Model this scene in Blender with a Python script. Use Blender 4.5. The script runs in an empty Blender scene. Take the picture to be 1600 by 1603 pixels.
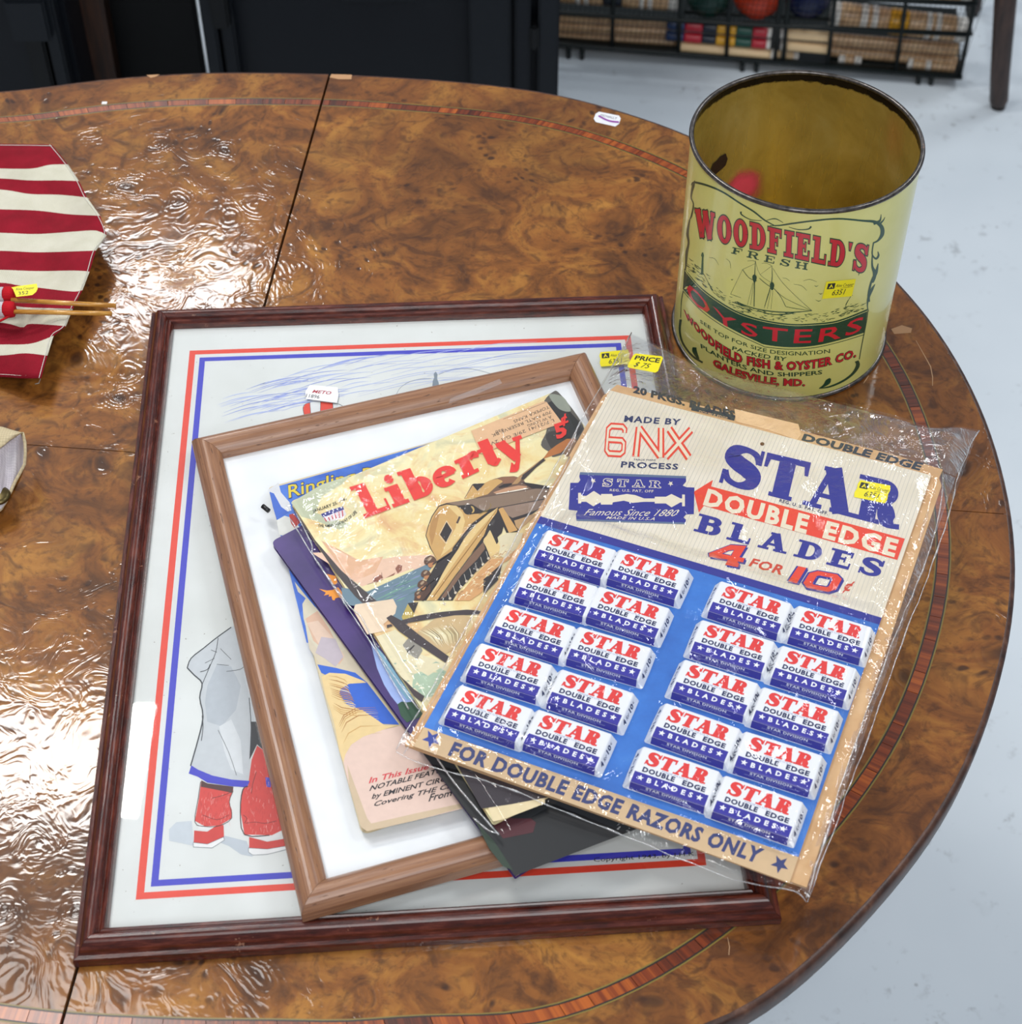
import bpy, math, random
from mathutils import Vector, noise
from mathutils.geometry import tessellate_polygon

# ------------------------------------------------------------------ camera, world, lights, exposure
TAB = 0.75                                  # height of the table top
CAM = Vector((0.0, 0.0, TAB + 0.97))
F, PITCH = 2786.0, math.radians(48.25)
scn = bpy.context.scene
COL = scn.collection
cd = bpy.data.cameras.new('camera')
cam = bpy.data.objects.new('camera', cd); COL.objects.link(cam)
cam.location = CAM
cam.rotation_euler = (math.pi / 2 - PITCH, 0, 0)
cd.sensor_fit = 'HORIZONTAL'; cd.sensor_width = 36; cd.lens = 36 * F / 1600
cd.clip_start = 0.05; cd.clip_end = 60
cd.dof.use_dof = True; cd.dof.focus_distance = 1.27; cd.dof.aperture_fstop = 13
scn.camera = cam
scn.view_settings.view_transform = 'Standard'; scn.view_settings.look = 'None'
scn.view_settings.gamma = 1.0; scn.view_settings.exposure = -0.33
scn.view_settings.use_curve_mapping = False

world = bpy.data.worlds.new('world'); scn.world = world; world.use_nodes = True
bg = world.node_tree.nodes['Background']
bg.inputs[0].default_value = (0.80, 0.87, 1.0, 1); bg.inputs[1].default_value = 0.34


def lamp(name, loc, target, size, size_y, power, col=(1, 1, 1), spread=180):
    l = bpy.data.lights.new(name, 'AREA'); l.shape = 'RECTANGLE'
    l.size = size; l.size_y = size_y; l.energy = power; l.color = col
    l.spread = math.radians(spread)
    o = bpy.data.objects.new(name, l); COL.objects.link(o); o.location = loc
    o.rotation_euler = (Vector(target) - Vector(loc)).to_track_quat('-Z', 'Y').to_euler()
    return o


lamp('ceiling_level_light', (-1.10, 2.25, 3.15), (-1.10, 2.25, 0), 0.56, 0.30, 34, (1.0, 0.98, 0.95))
lamp('ceiling_level_light', (-0.98, 3.86, 3.15), (-0.98, 3.86, 0), 0.50, 0.30, 24, (0.95, 0.98, 1.0))
lamp('ceiling_level_light', (1.75, 1.0, 3.15), (1.75, 1.0, 0), 0.6, 0.6, 24, (0.95, 0.98, 1.0))  # added lamp, makes glints on the crinkled plastic
lamp('ceiling_level_light', (1.85, 3.3, 3.15), (1.85, 3.3, 0), 0.6, 0.9, 34, (0.95, 0.98, 1.0))  # added lamp, more glints and a brighter floor
lamp('flash_bounce', (-0.85, 1.35, 3.12), (0.05, 1.0, TAB), 0.6, 0.6, 22, (1.0, 0.985, 0.96))
lamp('camera_side_fill', (0.4, -1.1, 2.7), (0.1, 1.1, TAB), 1.8, 1.3, 38, (0.98, 0.99, 1.0))  # soft fill added behind the camera to light the fronts
lamp('camera_flash', (0.03, -0.06, 1.98), (0.05, 1.0, TAB), 0.07, 0.05, 3.2, (0.98, 0.99, 1.0))


# ------------------------------------------------------------------ pixel <-> world helpers
def ray(x, y):
    a = (x - 800) / F; b = (801.5 - y) / F
    return Vector((a, math.cos(PITCH) + b * math.sin(PITCH), -math.sin(PITCH) + b * math.cos(PITCH)))


def at(x, y, z):
    d = ray(x, y)
    return CAM + d * ((z - CAM.z) / d.z)


def plane3(p, q, r):
    """plane through three (px, py, z) points -> function(px, py, lift)"""
    A, B, C = [at(*k) for k in (p, q, r)]
    n = (B - A).cross(C - A).normalized()
    if n.z < 0: n = -n

    def f(x, y, off=0.0):
        d = ray(x, y)
        return CAM + d * ((A + n * off - CAM).dot(n) / d.dot(n))
    f.n = n
    return f


def flat(z):
    f = lambda x, y, off=0.0: at(x, y, z + off)
    f.n = Vector((0, 0, 1))
    return f


def tr(ox, oy, s):
    """coordinates read in an enlarged crop -> photo pixels"""
    def g(*pts):
        if len(pts) == 1 and isinstance(pts[0], list): pts = pts[0]
        return [(ox + p[0] / s, oy + p[1] / s) for p in pts]
    return g


# ------------------------------------------------------------------ materials
MATS = {}


def lin(c):
    return c / 12.92 if c <= 0.04045 else ((c + 0.055) / 1.055) ** 2.4


def hexc(h):
    h = h.lstrip('#')
    return tuple(lin(int(h[i:i + 2], 16) / 255) for i in (0, 2, 4)) + (1,)


def mat(h, rough=0.5, metal=0.0, coat=0.0):
    k = (h, rough, metal, coat)
    if k not in MATS:
        m = bpy.data.materials.new('ink_' + h.strip('#')); m.use_nodes = True
        b = m.node_tree.nodes['Principled BSDF']
        b.inputs['Base Color'].default_value = hexc(h); b.inputs['Roughness'].default_value = rough
        b.inputs['Metallic'].default_value = metal
        b.inputs['Coat Weight'].default_value = coat; b.inputs['Coat Roughness'].default_value = 0.08
        # faint print mottling
        nt = m.node_tree
        n = nt.nodes.new('ShaderNodeTexNoise'); n.inputs['Scale'].default_value = 220
        g = nt.nodes.new('ShaderNodeNewGeometry'); nt.links.new(g.outputs['Position'], n.inputs['Vector'])
        x = nt.nodes.new('ShaderNodeHueSaturation'); x.inputs['Color'].default_value = hexc(h)
        mr = nt.nodes.new('ShaderNodeMapRange'); mr.inputs[3].default_value = 0.93; mr.inputs[4].default_value = 1.07
        nt.links.new(n.outputs[0], mr.inputs[0]); nt.links.new(mr.outputs[0], x.inputs['Value'])
        nt.links.new(x.outputs[0], b.inputs['Base Color'])
        MATS[k] = m
    return MATS[k]


class NT:
    """small node-building helper"""
    def __init__(s, name):
        s.m = bpy.data.materials.new(name); s.m.use_nodes = True; s.t = s.m.node_tree
        s.b = s.t.nodes['Principled BSDF']; s.out = s.t.nodes['Material Output']
        s.geo = s.t.nodes.new('ShaderNodeNewGeometry'); s.pos = s.geo.outputs['Position']

    def put(s, sock, v):
        if isinstance(v, bpy.types.NodeSocket): s.t.links.new(v, sock)
        elif v is not None: sock.default_value = v

    def n(s, typ, ins=None, **kw):
        nd = s.t.nodes.new('ShaderNode' + typ)
        for k, v in kw.items(): setattr(nd, k, v)
        for k, v in (ins or {}).items(): s.put(nd.inputs[k], v)
        return nd

    def math(s, op, a, b=None, c=None, clamp=False):
        nd = s.t.nodes.new('ShaderNodeMath'); nd.operation = op; nd.use_clamp = clamp
        s.put(nd.inputs[0], a); s.put(nd.inputs[1], b); s.put(nd.inputs[2], c)
        return nd.outputs[0]

    def noise(s, vec, scale, detail=3, rough=0.5, dist=0.0):
        return s.n('TexNoise', {'Vector': vec, 'Scale': scale, 'Detail': detail, 'Roughness': rough, 'Distortion': dist})

    def ramp(s, fac, stops):
        r = s.t.nodes.new('ShaderNodeValToRGB'); s.put(r.inputs[0], fac)
        e = r.color_ramp.elements
        while len(e) < len(stops): e.new(0.5)
        for i, (p, c) in enumerate(stops):
            e[i].position = p; e[i].color = hexc(c) if isinstance(c, str) else (c, c, c, 1)
        return r.outputs[0]

    def mix(s, fac, a, b, mode='MIX'):
        nd = s.t.nodes.new('ShaderNodeMix'); nd.data_type = 'RGBA'; nd.blend_type = mode
        s.put(nd.inputs[0], fac)
        for sock, v in ((nd.inputs[6], a), (nd.inputs[7], b)):
            s.put(sock, hexc(v) if isinstance(v, str) else v)
        return nd.outputs[2]

    def vadd(s, a, b):
        nd = s.t.nodes.new('ShaderNodeVectorMath'); nd.operation = 'ADD'; s.put(nd.inputs[0], a); s.put(nd.inputs[1], b)
        return nd.outputs[0]

    def vscale(s, a, k):
        nd = s.t.nodes.new('ShaderNodeVectorMath'); nd.operation = 'SCALE'; s.put(nd.inputs[0], a); s.put(nd.inputs['Scale'], k)
        return nd.outputs[0]

    def bump(s, h, strength, dist):
        nd = s.n('Bump', {'Height': h, 'Strength': strength, 'Distance': dist})
        return nd.outputs[0]

    def set(s, **kw):
        for k, v in kw.items(): s.put(s.b.inputs[k.replace('_', ' ')], v)
        return s.m


def burl_material(name, base=('#573210', '#88521e', '#ab742f'), dark='#381d0d'):
    t = NT(name)
    cen = lambda o: t.n('VectorMath', {0: o.outputs['Color'], 1: (0.5, 0.5, 0.5)}, operation='SUBTRACT').outputs[0]
    w1 = t.noise(t.pos, 8.0, 3, 0.5)
    p = t.vadd(t.pos, t.vscale(cen(w1), 0.07))
    w2 = t.noise(t.pos, 45.0, 2, 0.5)
    p2 = t.vadd(p, t.vscale(cen(w2), 0.008))
    # two families of burl eyes with growth rings round them
    v = t.n('TexVoronoi', {'Vector': p2, 'Scale': 21.0, 'Randomness': 1.0}); d = v.outputs['Distance']
    rings = t.math('SINE', t.math('MULTIPLY', d, 70.0))
    near = t.n('MapRange', {0: d, 1: 0.05, 2: 0.50, 3: 1.0, 4: 0.0}).outputs[0]
    pick = t.n('MapRange', {0: t.n('SeparateColor', {0: v.outputs['Color']}).outputs[0], 1: 0.35, 2: 0.65}).outputs[0]
    eye = t.math('MULTIPLY', t.n('MapRange', {0: d, 1: 0.06, 2: 0.17, 3: 1.0, 4: 0.0}, interpolation_type='SMOOTHSTEP').outputs[0], pick)
    halo = t.math('MULTIPLY', t.n('MapRange', {0: d, 1: 0.10, 2: 0.42, 3: 1.0, 4: 0.0}, interpolation_type='SMOOTHSTEP').outputs[0], pick)
    v2 = t.n('TexVoronoi', {'Vector': p2, 'Scale': 88.0, 'Randomness': 1.0})
    spot = t.n('MapRange', {0: v2.outputs['Distance'], 1: 0.14, 2: 0.36, 3: 1.0, 4: 0.0}, interpolation_type='SMOOTHSTEP').outputs[0]
    clus = t.noise(t.pos, 17.0, 3, 0.6)
    clm = t.n('MapRange', {0: clus.outputs[0], 1: 0.50, 2: 0.63, 3: 0.0, 4: 1.0}).outputs[0]
    big = t.noise(p, 15.0, 5, 0.62, 1.2)
    c = t.ramp(big.outputs[0], [(0.33, base[0]), (0.48, base[1]), (0.66, base[2])])
    dm = t.noise(t.pos, 5.0, 3, 0.6)
    c = t.mix(t.n('MapRange', {0: dm.outputs[0], 1: 0.48, 2: 0.66, 3: 0.0, 4: 0.65}).outputs[0], c, base[0])
    fine = t.noise(p2, 160.0, 3, 0.65)
    c = t.mix(t.n('MapRange', {0: fine.outputs[0], 1: 0.50, 2: 0.72, 3: 0.0, 4: 0.55}).outputs[0], c, dark)
    swirl = t.noise(p2, 30.0, 2, 0.5, 2.6)
    c = t.mix(t.n('MapRange', {0: swirl.outputs[0], 1: 0.53, 2: 0.68, 3: 0.0, 4: 0.55}).outputs[0], c, dark)
    c = t.mix(t.math('MULTIPLY', halo, 0.38), c, '#54300f')
    c = t.mix(t.math('MULTIPLY', spot, t.math('MULTIPLY', clm, 0.85)), c, '#2c150a')
    c = t.mix(t.math('MULTIPLY', eye, 0.75), c, '#2a160d')
    c = t.mix(t.math('MULTIPLY', t.math('MULTIPLY', t.math('MAXIMUM', rings, 0.0), near), 0.32), c, '#4a2a10')
    ridge = t.math('ABSOLUTE', t.math('SUBTRACT', swirl.outputs[0], 0.5))
    h = t.math('MULTIPLY', t.math('MULTIPLY', rings, near), 0.34)
    h = t.math('SUBTRACT', h, t.math('MULTIPLY', ridge, 2.4))
    h = t.math('SUBTRACT', h, t.math('MULTIPLY', spot, t.math('MULTIPLY', clm, 0.6)))
    h = t.math('SUBTRACT', h, t.math('MULTIPLY', eye, 0.6))
    nrm = t.bump(h, 0.17, 0.0009)
    return t.set(Base_Color=c, Roughness=0.50, Specular_IOR_Level=0.25, Normal=nrm, Coat_Weight=0.50, Coat_Roughness=0.075, Coat_Normal=nrm)


def speck_wood(name, a, b, c, scale=260, rough=0.28, uv=False, stretch=8.0):
    t = NT(name)
    if uv:
        u = t.n('UVMap').outputs[0]
        sv = t.n('VectorMath', {0: u, 1: (1.0 / stretch, 1, 1)}, operation='MULTIPLY').outputs[0]
    else: sv = t.pos
    n1 = t.noise(sv, scale, 4, 0.65)
    n2 = t.noise(sv, scale * 0.2, 3, 0.5)
    col = t.ramp(n1.outputs[0], [(0.34, a), (0.5, b), (0.72, c)])
    col = t.mix(t.math('MULTIPLY', n2.outputs[0], 0.4), col, a)
    chip = t.noise(t.pos, 42, 5, 0.75)
    cm = t.n('MapRange', {0: chip.outputs[0], 1: 0.655, 2: 0.69}).outputs[0]
    col = t.mix(t.math('MULTIPLY', cm, 0.6), col, '#b9876c')
    nrm = t.bump(n1.outputs[0], 0.25, 0.0006)
    return t.set(Base_Color=col, Roughness=rough, Normal=nrm, Coat_Weight=0.35, Coat_Roughness=0.18)


def oak_material():
    t = NT('oak_wood')
    u = t.n('UVMap').outputs[0]
    sv = t.n('VectorMath', {0: u, 1: (0.05, 1, 1)}, operation='MULTIPLY').outputs[0]
    n1 = t.noise(sv, 380, 4, 0.6)
    n2 = t.noise(t.n('VectorMath', {0: u, 1: (0.18, 1, 1)}, operation='MULTIPLY').outputs[0], 420, 2, 0.5)
    pore = t.n('MapRange', {0: n2.outputs[0], 1: 0.66, 2: 0.72}).outputs[0]
    col = t.ramp(n1.outputs[0], [(0.3, '#7d5640'), (0.55, '#9a6f52'), (0.75, '#aa8060')])
    col = t.mix(t.math('MULTIPLY', pore, 0.75), col, '#4a2c1e')
    nrm = t.bump(t.math('MULTIPLY', pore, -1.0), 0.5, 0.0004)
    return t.set(Base_Color=col, Roughness=0.33, Normal=nrm, Coat_Weight=0.2, Coat_Roughness=0.2)


def film_material(name, scale=70, strength=0.5, dist=0.004, ior=1.5, rough=0.05, boost=1.0, tint='#ffffff', haze=0.0, fold=0.0):
    """thin clear plastic or a pane: see-through with a mirror-like skin"""
    t = NT(name); t.t.nodes.remove(t.b)
    if strength > 0:
        n1 = t.noise(t.pos, scale, 4, 0.6, 1.2)
        rid = t.math('ABSOLUTE', t.math('SUBTRACT', n1.outputs[0], 0.5))
        n2 = t.noise(t.pos, scale * 0.28, 3, 0.6, 0.8)
        rid2 = t.math('ABSOLUTE', t.math('SUBTRACT', n2.outputs[0], 0.5))
        h = t.math('ADD', t.math('MULTIPLY', rid, 1.0), t.math('MULTIPLY', rid2, 3.0))
        nrm = t.bump(h, strength, dist)
    else: nrm = None
    eta = t.math('ADD', t.math('MULTIPLY', t.geo.outputs['Backfacing'], 1 / ior - ior), ior)
    fr = t.n('Fresnel', {'IOR': eta, 'Normal': nrm})
    gl = t.n('BsdfGlossy', {'Roughness': rough, 'Normal': nrm, 'Color': (1, 1, 1, 1)})
    tp = t.n('BsdfTransparent', {'Color': hexc(tint)})
    base = tp.outputs[0]
    if haze > 0:
        df = t.n('BsdfDiffuse', {'Color': (0.9, 0.92, 0.95, 1), 'Normal': nrm})
        mh = t.n('MixShader', {0: haze, 1: base, 2: df.outputs[0]}); base = mh.outputs[0]
    ms = t.n('MixShader', {0: t.math('MULTIPLY', fr.outputs[0], boost, clamp=True), 1: base, 2: gl.outputs[0]})
    t.t.links.new(ms.outputs[0], t.out.inputs[0])
    return t.m


def paper_material(name, a, b, scale=40, rough=0.55, speck=None, bump=0.1, coat=0.0):
    t = NT(name)
    n1 = t.noise(t.pos, scale, 4, 0.55)
    col = t.ramp(n1.outputs[0], [(0.35, a), (0.68, b)])
    if speck:
        n2 = t.noise(t.pos, 420, 2, 0.5)
        col = t.mix(t.n('MapRange', {0: n2.outputs[0], 1: 0.74, 2: 0.79}).outputs[0], col, speck)
    n3 = t.noise(t.pos, 300, 2, 0.5)
    nrm = t.bump(n3.outputs[0], bump, 0.0005)
    return t.set(Base_Color=col, Roughness=rough, Normal=nrm, Coat_Weight=coat, Coat_Roughness=0.12)


# ------------------------------------------------------------------ object helpers
def tag(o, label=None, cat=None, group=None, kind=None):
    if label: o['label'] = label
    if cat: o['category'] = cat
    if group: o['group'] = group
    if kind: o['kind'] = kind
    return o


def empty(name, loc, label, cat, group=None, rot=(0, 0, 0)):
    o = bpy.data.objects.new(name, None); COL.objects.link(o)
    o.location = loc; o.rotation_euler = rot; o.empty_display_size = 0.02
    return tag(o, label, cat, group)


def mk(name, verts, faces, mats, parent=None, idx=None, smooth=False, local=False, uvs=None, label=None, origin=None):
    """link one mesh object; verts are world points unless local"""
    me = bpy.data.meshes.new(name)
    if parent is not None and not local:
        off = Vector(parent.location) + (Vector(parent.parent.location) if parent.parent else Vector((0, 0, 0)))
    elif parent is None and not local:
        off = Vector(origin) if origin else Vector((0, 0, 0))
    else: off = Vector((0, 0, 0))
    me.from_pydata([tuple(Vector(v) - off) for v in verts], [], faces)
    if not isinstance(mats, (list, tuple)): mats = [mats]
    for m in mats: me.materials.append(m)
    if idx:
        for p, i in zip(me.polygons, idx): p.material_index = i
    if smooth:
        me.polygons.foreach_set('use_smooth', [True] * len(me.polygons))
    if uvs:
        ul = me.uv_layers.new(name='UVMap')
        for p in me.polygons:
            for li, vi in zip(p.loop_indices, p.vertices): ul.data[li].uv = uvs[vi]
    me.validate(); me.update()
    o = bpy.data.objects.new(name, me); COL.objects.link(o)
    if parent is not None: o.parent = parent
    elif origin: o.location = origin
    if label: o['label'] = label
    return o


def slab_obj(name, top, thick, m, parent=None, n=None, mats=None, round_px=0, label=None, edge=None, origin=None):
    """a sheet with thickness: polygon of world points on top, extruded down along -n"""
    n = n or Vector((0, 0, 1))
    k = len(top)
    vs = list(top) + [v - n * thick for v in top]
    fs = [list(range(k)), list(range(2 * k - 1, k - 1, -1))]
    idx = [0, 0]
    for i in range(k):
        j = (i + 1) % k
        fs.append([i, i + k, j + k, j]); idx.append(1 if edge else 0)
    # make the first face point up
    a = (top[1] - top[0]).cross(top[2] - top[1])
    nn = Vector((0, 0, 0))
    for i in range(k): nn += (top[i] - top[0]).cross(top[(i + 1) % k] - top[0])
    if nn.dot(n) < 0: fs = [f[::-1] for f in fs]
    return mk(name, vs, fs, [m, edge] if edge else m, parent, idx, label=label, origin=origin)


def box(name, c, s, m, parent=None, rz=0.0, bev=0.0, local=False, label=None):
    cx, cy, cz = c; a, b, h = s[0] / 2, s[1] / 2, s[2] / 2
    import bmesh
    bm = bmesh.new(); bmesh.ops.create_cube(bm, size=1)
    for v in bm.verts: v.co = Vector((v.co.x * s[0], v.co.y * s[1], v.co.z * s[2]))
    if bev: bmesh.ops.bevel(bm, geom=bm.edges[:], offset=bev, segments=2, affect='EDGES')
    cs, sn = math.cos(rz), math.sin(rz)
    vs = [Vector((cx + v.co.x * cs - v.co.y * sn, cy + v.co.x * sn + v.co.y * cs, cz + v.co.z)) for v in bm.verts]
    fs = [[v.index for v in f.verts] for f in bm.faces]
    bm.free()
    return mk(name, vs, fs, m, parent, smooth=False, local=local, label=label)


def tube(pts, r, seg=8, caps=True):
    """verts, faces of a tube along pts; r scalar or list"""
    pts = [Vector(p) for p in pts]; vs = []; fs = []
    rs = r if isinstance(r, (list, tuple)) else [r] * len(pts)
    up = Vector((0, 0, 1))
    for i, p in enumerate(pts):
        d = (pts[min(i + 1, len(pts) - 1)] - pts[max(i - 1, 0)]).normalized()
        a = d.cross(up)
        if a.length < 1e-4: a = d.cross(Vector((0, 1, 0)))
        a.normalize(); b = a.cross(d)
        for k in range(seg):
            t = 2 * math.pi * k / seg
            vs.append(p + a * (math.cos(t) * rs[i]) + b * (math.sin(t) * rs[i]))
    for i in range(len(pts) - 1):
        for k in range(seg):
            q = (k + 1) % seg
            fs.append([i * seg + k, (i + 1) * seg + k, (i + 1) * seg + q, i * seg + q])
    if caps:
        fs.append(list(range(seg))); fs.append(list(range((len(pts) - 1) * seg, len(pts) * seg))[::-1])
    return vs, fs


def tube_obj(name, pts, r, m, parent=None, seg=8, local=False, label=None):
    vs, fs = tube(pts, r, seg)
    return mk(name, vs, fs, m, parent, smooth=True, local=local, label=label)


def lathe(prof, c, seg=64):
    vs = []; fs = []
    for (r, z) in prof:
        for k in range(seg):
            t = 2 * math.pi * k / seg
            vs.append(Vector((c[0] + r * math.cos(t), c[1] + r * math.sin(t), c[2] + z)))
    for i in range(len(prof) - 1):
        for k in range(seg):
            q = (k + 1) % seg
            fs.append([i * seg + k, i * seg + q, (i + 1) * seg + q, (i + 1) * seg + k])
    return vs, fs


# ------------------------------------------------------------------ curves, ribbons, lettering
def cr(pts, n=6, closed=False):
    """Catmull-Rom through tuples of any length"""
    out = []; k = len(pts)
    rng = range(k) if closed else range(k - 1)
    for i in rng:
        p0 = pts[(i - 1) % k] if (closed or i > 0) else pts[0]
        p1 = pts[i]; p2 = pts[(i + 1) % k]
        p3 = pts[(i + 2) % k] if (closed or i + 2 < k) else pts[-1]
        for j in range(n):
            t = j / n
            out.append(tuple(0.5 * ((2 * b) + (-a + c) * t + (2 * a - 5 * b + 4 * c - d) * t * t + (-a + 3 * b - 3 * c + d) * t ** 3)
                             for a, b, c, d in zip(p0, p1, p2, p3)))
    if not closed: out.append(tuple(pts[-1]))
    return out


def ribbon(pts, w=None, g=0.0, closed=False):
    """polyline (x,y[,w]) -> quads"""
    P = [(p[0], p[1]) for p in pts]
    W = [(p[2] if len(p) > 2 else w) + 2 * g for p in pts]
    k = len(P)
    if g and not closed:
        def ext(a, b):
            d = math.hypot(a[0] - b[0], a[1] - b[1]) or 1
            return (a[0] + (a[0] - b[0]) / d * g, a[1] + (a[1] - b[1]) / d * g)
        P[0], P[-1] = ext(P[0], P[1]), ext(P[-1], P[-2])
    L = []; R = []
    for i in range(k):
        a = P[(i - 1) % k] if (closed or i > 0) else None
        b = P[(i + 1) % k] if (closed or i < k - 1) else None
        ds = []
        for u, v in ((a, P[i]), (P[i], b)):
            if u is None or v is None: continue
            l = math.hypot(v[0] - u[0], v[1] - u[1]) or 1e-9
            ds.append(((v[0] - u[0]) / l, (v[1] - u[1]) / l))
        if len(ds) == 1: ds = ds * 2
        nx = -(ds[0][1] + ds[1][1]); ny = ds[0][0] + ds[1][0]
        l = math.hypot(nx, ny) or 1e-9; nx /= l; ny /= l
        c = max(0.45, nx * -ds[0][1] + ny * ds[0][0])
        h = W[i] / 2 / c
        L.append((P[i][0] + nx * h, P[i][1] + ny * h)); R.append((P[i][0] - nx * h, P[i][1] - ny * h))
    q = []
    for i in range(k if closed else k - 1):
        j = (i + 1) % k
        q.append([L[i], R[i], R[j], L[j]])
    return q


def arc(cx, cy, rx, ry, a0, a1, w0, w1, n=16):
    """arc whose ribbon is w0 thick where it runs vertically, w1 where it runs horizontally"""
    out = []
    for i in range(n + 1):
        a = math.radians(a0 + (a1 - a0) * i / n)
        c, s = math.cos(a), math.sin(a)
        out.append((cx + rx * c, cy + ry * s, w1 + (w0 - w1) * c * c))
    return out


def slab_glyph(ch, H, T, S, g):
    """slab-serif letter: H heavy stroke, T thin stroke, S serif thickness, g growth"""
    P = []

    def R(x0, y0, x1, y1): P.append([(x0 - g, y0 - g), (x1 + g, y0 - g), (x1 + g, y1 + g), (x0 - g, y1 + g)])

    def L(pts, w=None, closed=False): P.extend(ribbon(pts, w, g, closed))
    h2 = H / 2
    adv = 1.0
    if ch == 'S':
        L(cr([(0.80, 0.66, T), (0.70, 0.86, T), (0.47, 0.94, T), (0.24, 0.87, H * .8), (0.20, 0.70, H), (0.36, 0.57, H * 1.05),
              (0.58, 0.47, H * 1.05), (0.73, 0.33, H), (0.70, 0.14, H * .75), (0.46, 0.05, T), (0.22, 0.13, T), (0.11, 0.34, T)], 4))
        R(0.78, 0.64, 0.86, 1.0); R(0.05, 0.0, 0.13, 0.36); adv = 0.92
    elif ch == 'T':
        R(0.5 - h2, 0, 0.5 + h2, 1); R(0.0, 1 - T, 1.0, 1); R(0.24, 0, 0.76, S)
        P.append([(-g, 0.66 - g), (0.08 + g, 0.66 - g), (0.14 + g, 1), (-g, 1)]); P.append([(0.92 - g, 0.66 - g), (1 + g, 0.66 - g), (1 + g, 1), (0.86 - g, 1)])
        adv = 1.0
    elif ch == 'A':
        L([(0.22, 0.02), (0.52, 0.99)], T); L([(0.88, 0.02), (0.53, 0.99)], H)
        R(0.30, 0.27, 0.80, 0.27 + S); R(0.02, 0, 0.44, S); R(0.62, 0, 1.14, S); P.append([(0.33, 1 - S - g), (0.62, 1 - S - g), (0.62 + g, 1 + g), (0.33 - g, 1 + g)]); adv = 1.14
    elif ch in 'RBDP':
        x = 0.14 + h2
        R(x - h2, 0, x + h2, 1)
        R(0, 0, x + h2 + 0.10, S); R(0, 1 - S, x, 1)
        if ch == 'D':
            R(x, 1 - T, 0.55, 1); R(x, 0, 0.55, T)
            L(arc(0.50, 0.5, 0.47 - h2 + 0.02, 0.5 - T / 2, -90, 90, H, T)); adv = 1.0
        else:
            b = 0.45 if ch != 'B' else 0.48
            R(x, 1 - T, 0.55, 1); R(x, b, 0.55, b + T)
            L(arc(0.55, (1 + b) / 2, 0.37 - h2, (1 - b) / 2 - T / 2 + 0.0, -90, 90, H, T))
            if ch == 'B':
                R(x, 0, 0.55, T); L(arc(0.58, (b + T) / 2, 0.40 - h2, (b + T) / 2 - T / 2, -90, 90, H, T)); adv = 1.0
            if ch == 'R':
                L(cr([(0.50, b + T / 2, T), (0.68, 0.36, H), (0.78, 0.14, H), (0.90, 0.05, T), (1.06, 0.06, T * .8)], 4)); adv = 1.08
    elif ch in 'EFL':
        x = 0.14 + h2
        R(x - h2, 0, x + h2, 1); R(0, 1 - S, x, 1); R(0, 0, x + h2 + (0.12 if ch != 'E' else 0), S)
        if ch in 'EF':
            R(x, 1 - T, 0.86, 1); R(0.79, 0.68, 0.86, 1); R(x, 0.47, 0.62, 0.47 + S); R(0.58, 0.34, 0.64, 0.68)
        if ch in 'EL':
            R(x, 0, 0.88, T); R(0.81, 0, 0.88, 0.36)
        adv = 0.92
    elif ch == 'I':
        x = 0.14 + h2; R(x - h2, 0, x + h2, 1); R(0, 0, 2 * x, S); R(0, 1 - S, 2 * x, 1); adv = 2 * x
    elif ch == 'H':
        a = 0.12 + h2; b = 0.95 - h2
        for x in (a, b): R(x - h2, 0, x + h2, 1); R(x - h2 - .12, 0, x + h2 + .12, S); R(x - h2 - .12, 1 - S, x + h2 + .12, 1)
        R(a, 0.46, b, 0.46 + T); adv = 1.07
    elif ch == 'W':
        L([(0.16, 1), (0.40, 0.03)], H); L([(0.40, 0.03), (0.66, 1)], T * 1.1); L([(0.64, 1), (0.90, 0.03)], H); L([(0.90, 0.03), (1.14, 1)], T * 1.1)
        R(0, 1 - S, 0.36, 1); R(0.5, 1 - S, 0.82, 1); R(1.0, 1 - S, 1.26, 1); adv = 1.26
    elif ch == 'O':
        L(arc(0.45, 0.5, 0.45 - h2, 0.5 - T / 2, 0, 360, H, T, 28)); adv = 0.9
    elif ch == "'":
        P.append([(0.02 - g, 0.98 + g), (0.10 - g, 0.70 - g), (0.14 + g, 0.70 - g), (0.24 + g, 0.98 + g)]); adv = 0.24
    # lower case
    elif ch == 'i':
        x = 0.10 + h2; R(x - h2, 0, x + h2, 0.66); R(0, 0, 2 * x, S); R(0, 0.66 - S, x, 0.66)
        L(arc(x, 0.88, 0.07, 0.07, 0, 360, 0.14, 0.14, 10)); adv = 2 * x
    elif ch == 'b':
        x = 0.10 + h2; R(x - h2, 0, x + h2, 1); R(0, 1 - S, x, 1)
        L(arc(0.50, 0.33, 0.36 - h2, 0.33 - T / 2, 0, 360, H, T, 24)); adv = 0.88
    elif ch == 'e':
        L(arc(0.40, 0.33, 0.40 - h2, 0.33 - T / 2, -48, -360, H, T, 24)); R(0.12, 0.29, 0.72, 0.29 + T); adv = 0.82
    elif ch == 'r':
        x = 0.10 + h2; R(x - h2, 0, x + h2, 0.66); R(0, 0, 2 * x + .03, S); R(0, 0.66 - S, x, 0.66)
        L(cr([(x + .05, 0.42, T), (0.46, 0.58, T * 1.1), (0.62, 0.56, H * .9), (0.62, 0.47, H * .8)], 4)); adv = 0.74
    elif ch == 't':
        x = 0.14 + h2; R(x - h2, 0.10, x + h2, 0.90); R(0, 0.66 - S, 0.52, 0.66)
        L(cr([(x, 0.20, H), (x + .06, 0.08, H * .8), (0.42, 0.06, T), (0.56, 0.16, T * .8)], 4)); adv = 0.58
    elif ch == 'y':
        L([(0.14, 0.62), (0.46, 0.0)], H * .95); L([(0.74, 0.64), (0.44, -0.06), (0.34, -0.22)], T)
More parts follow.
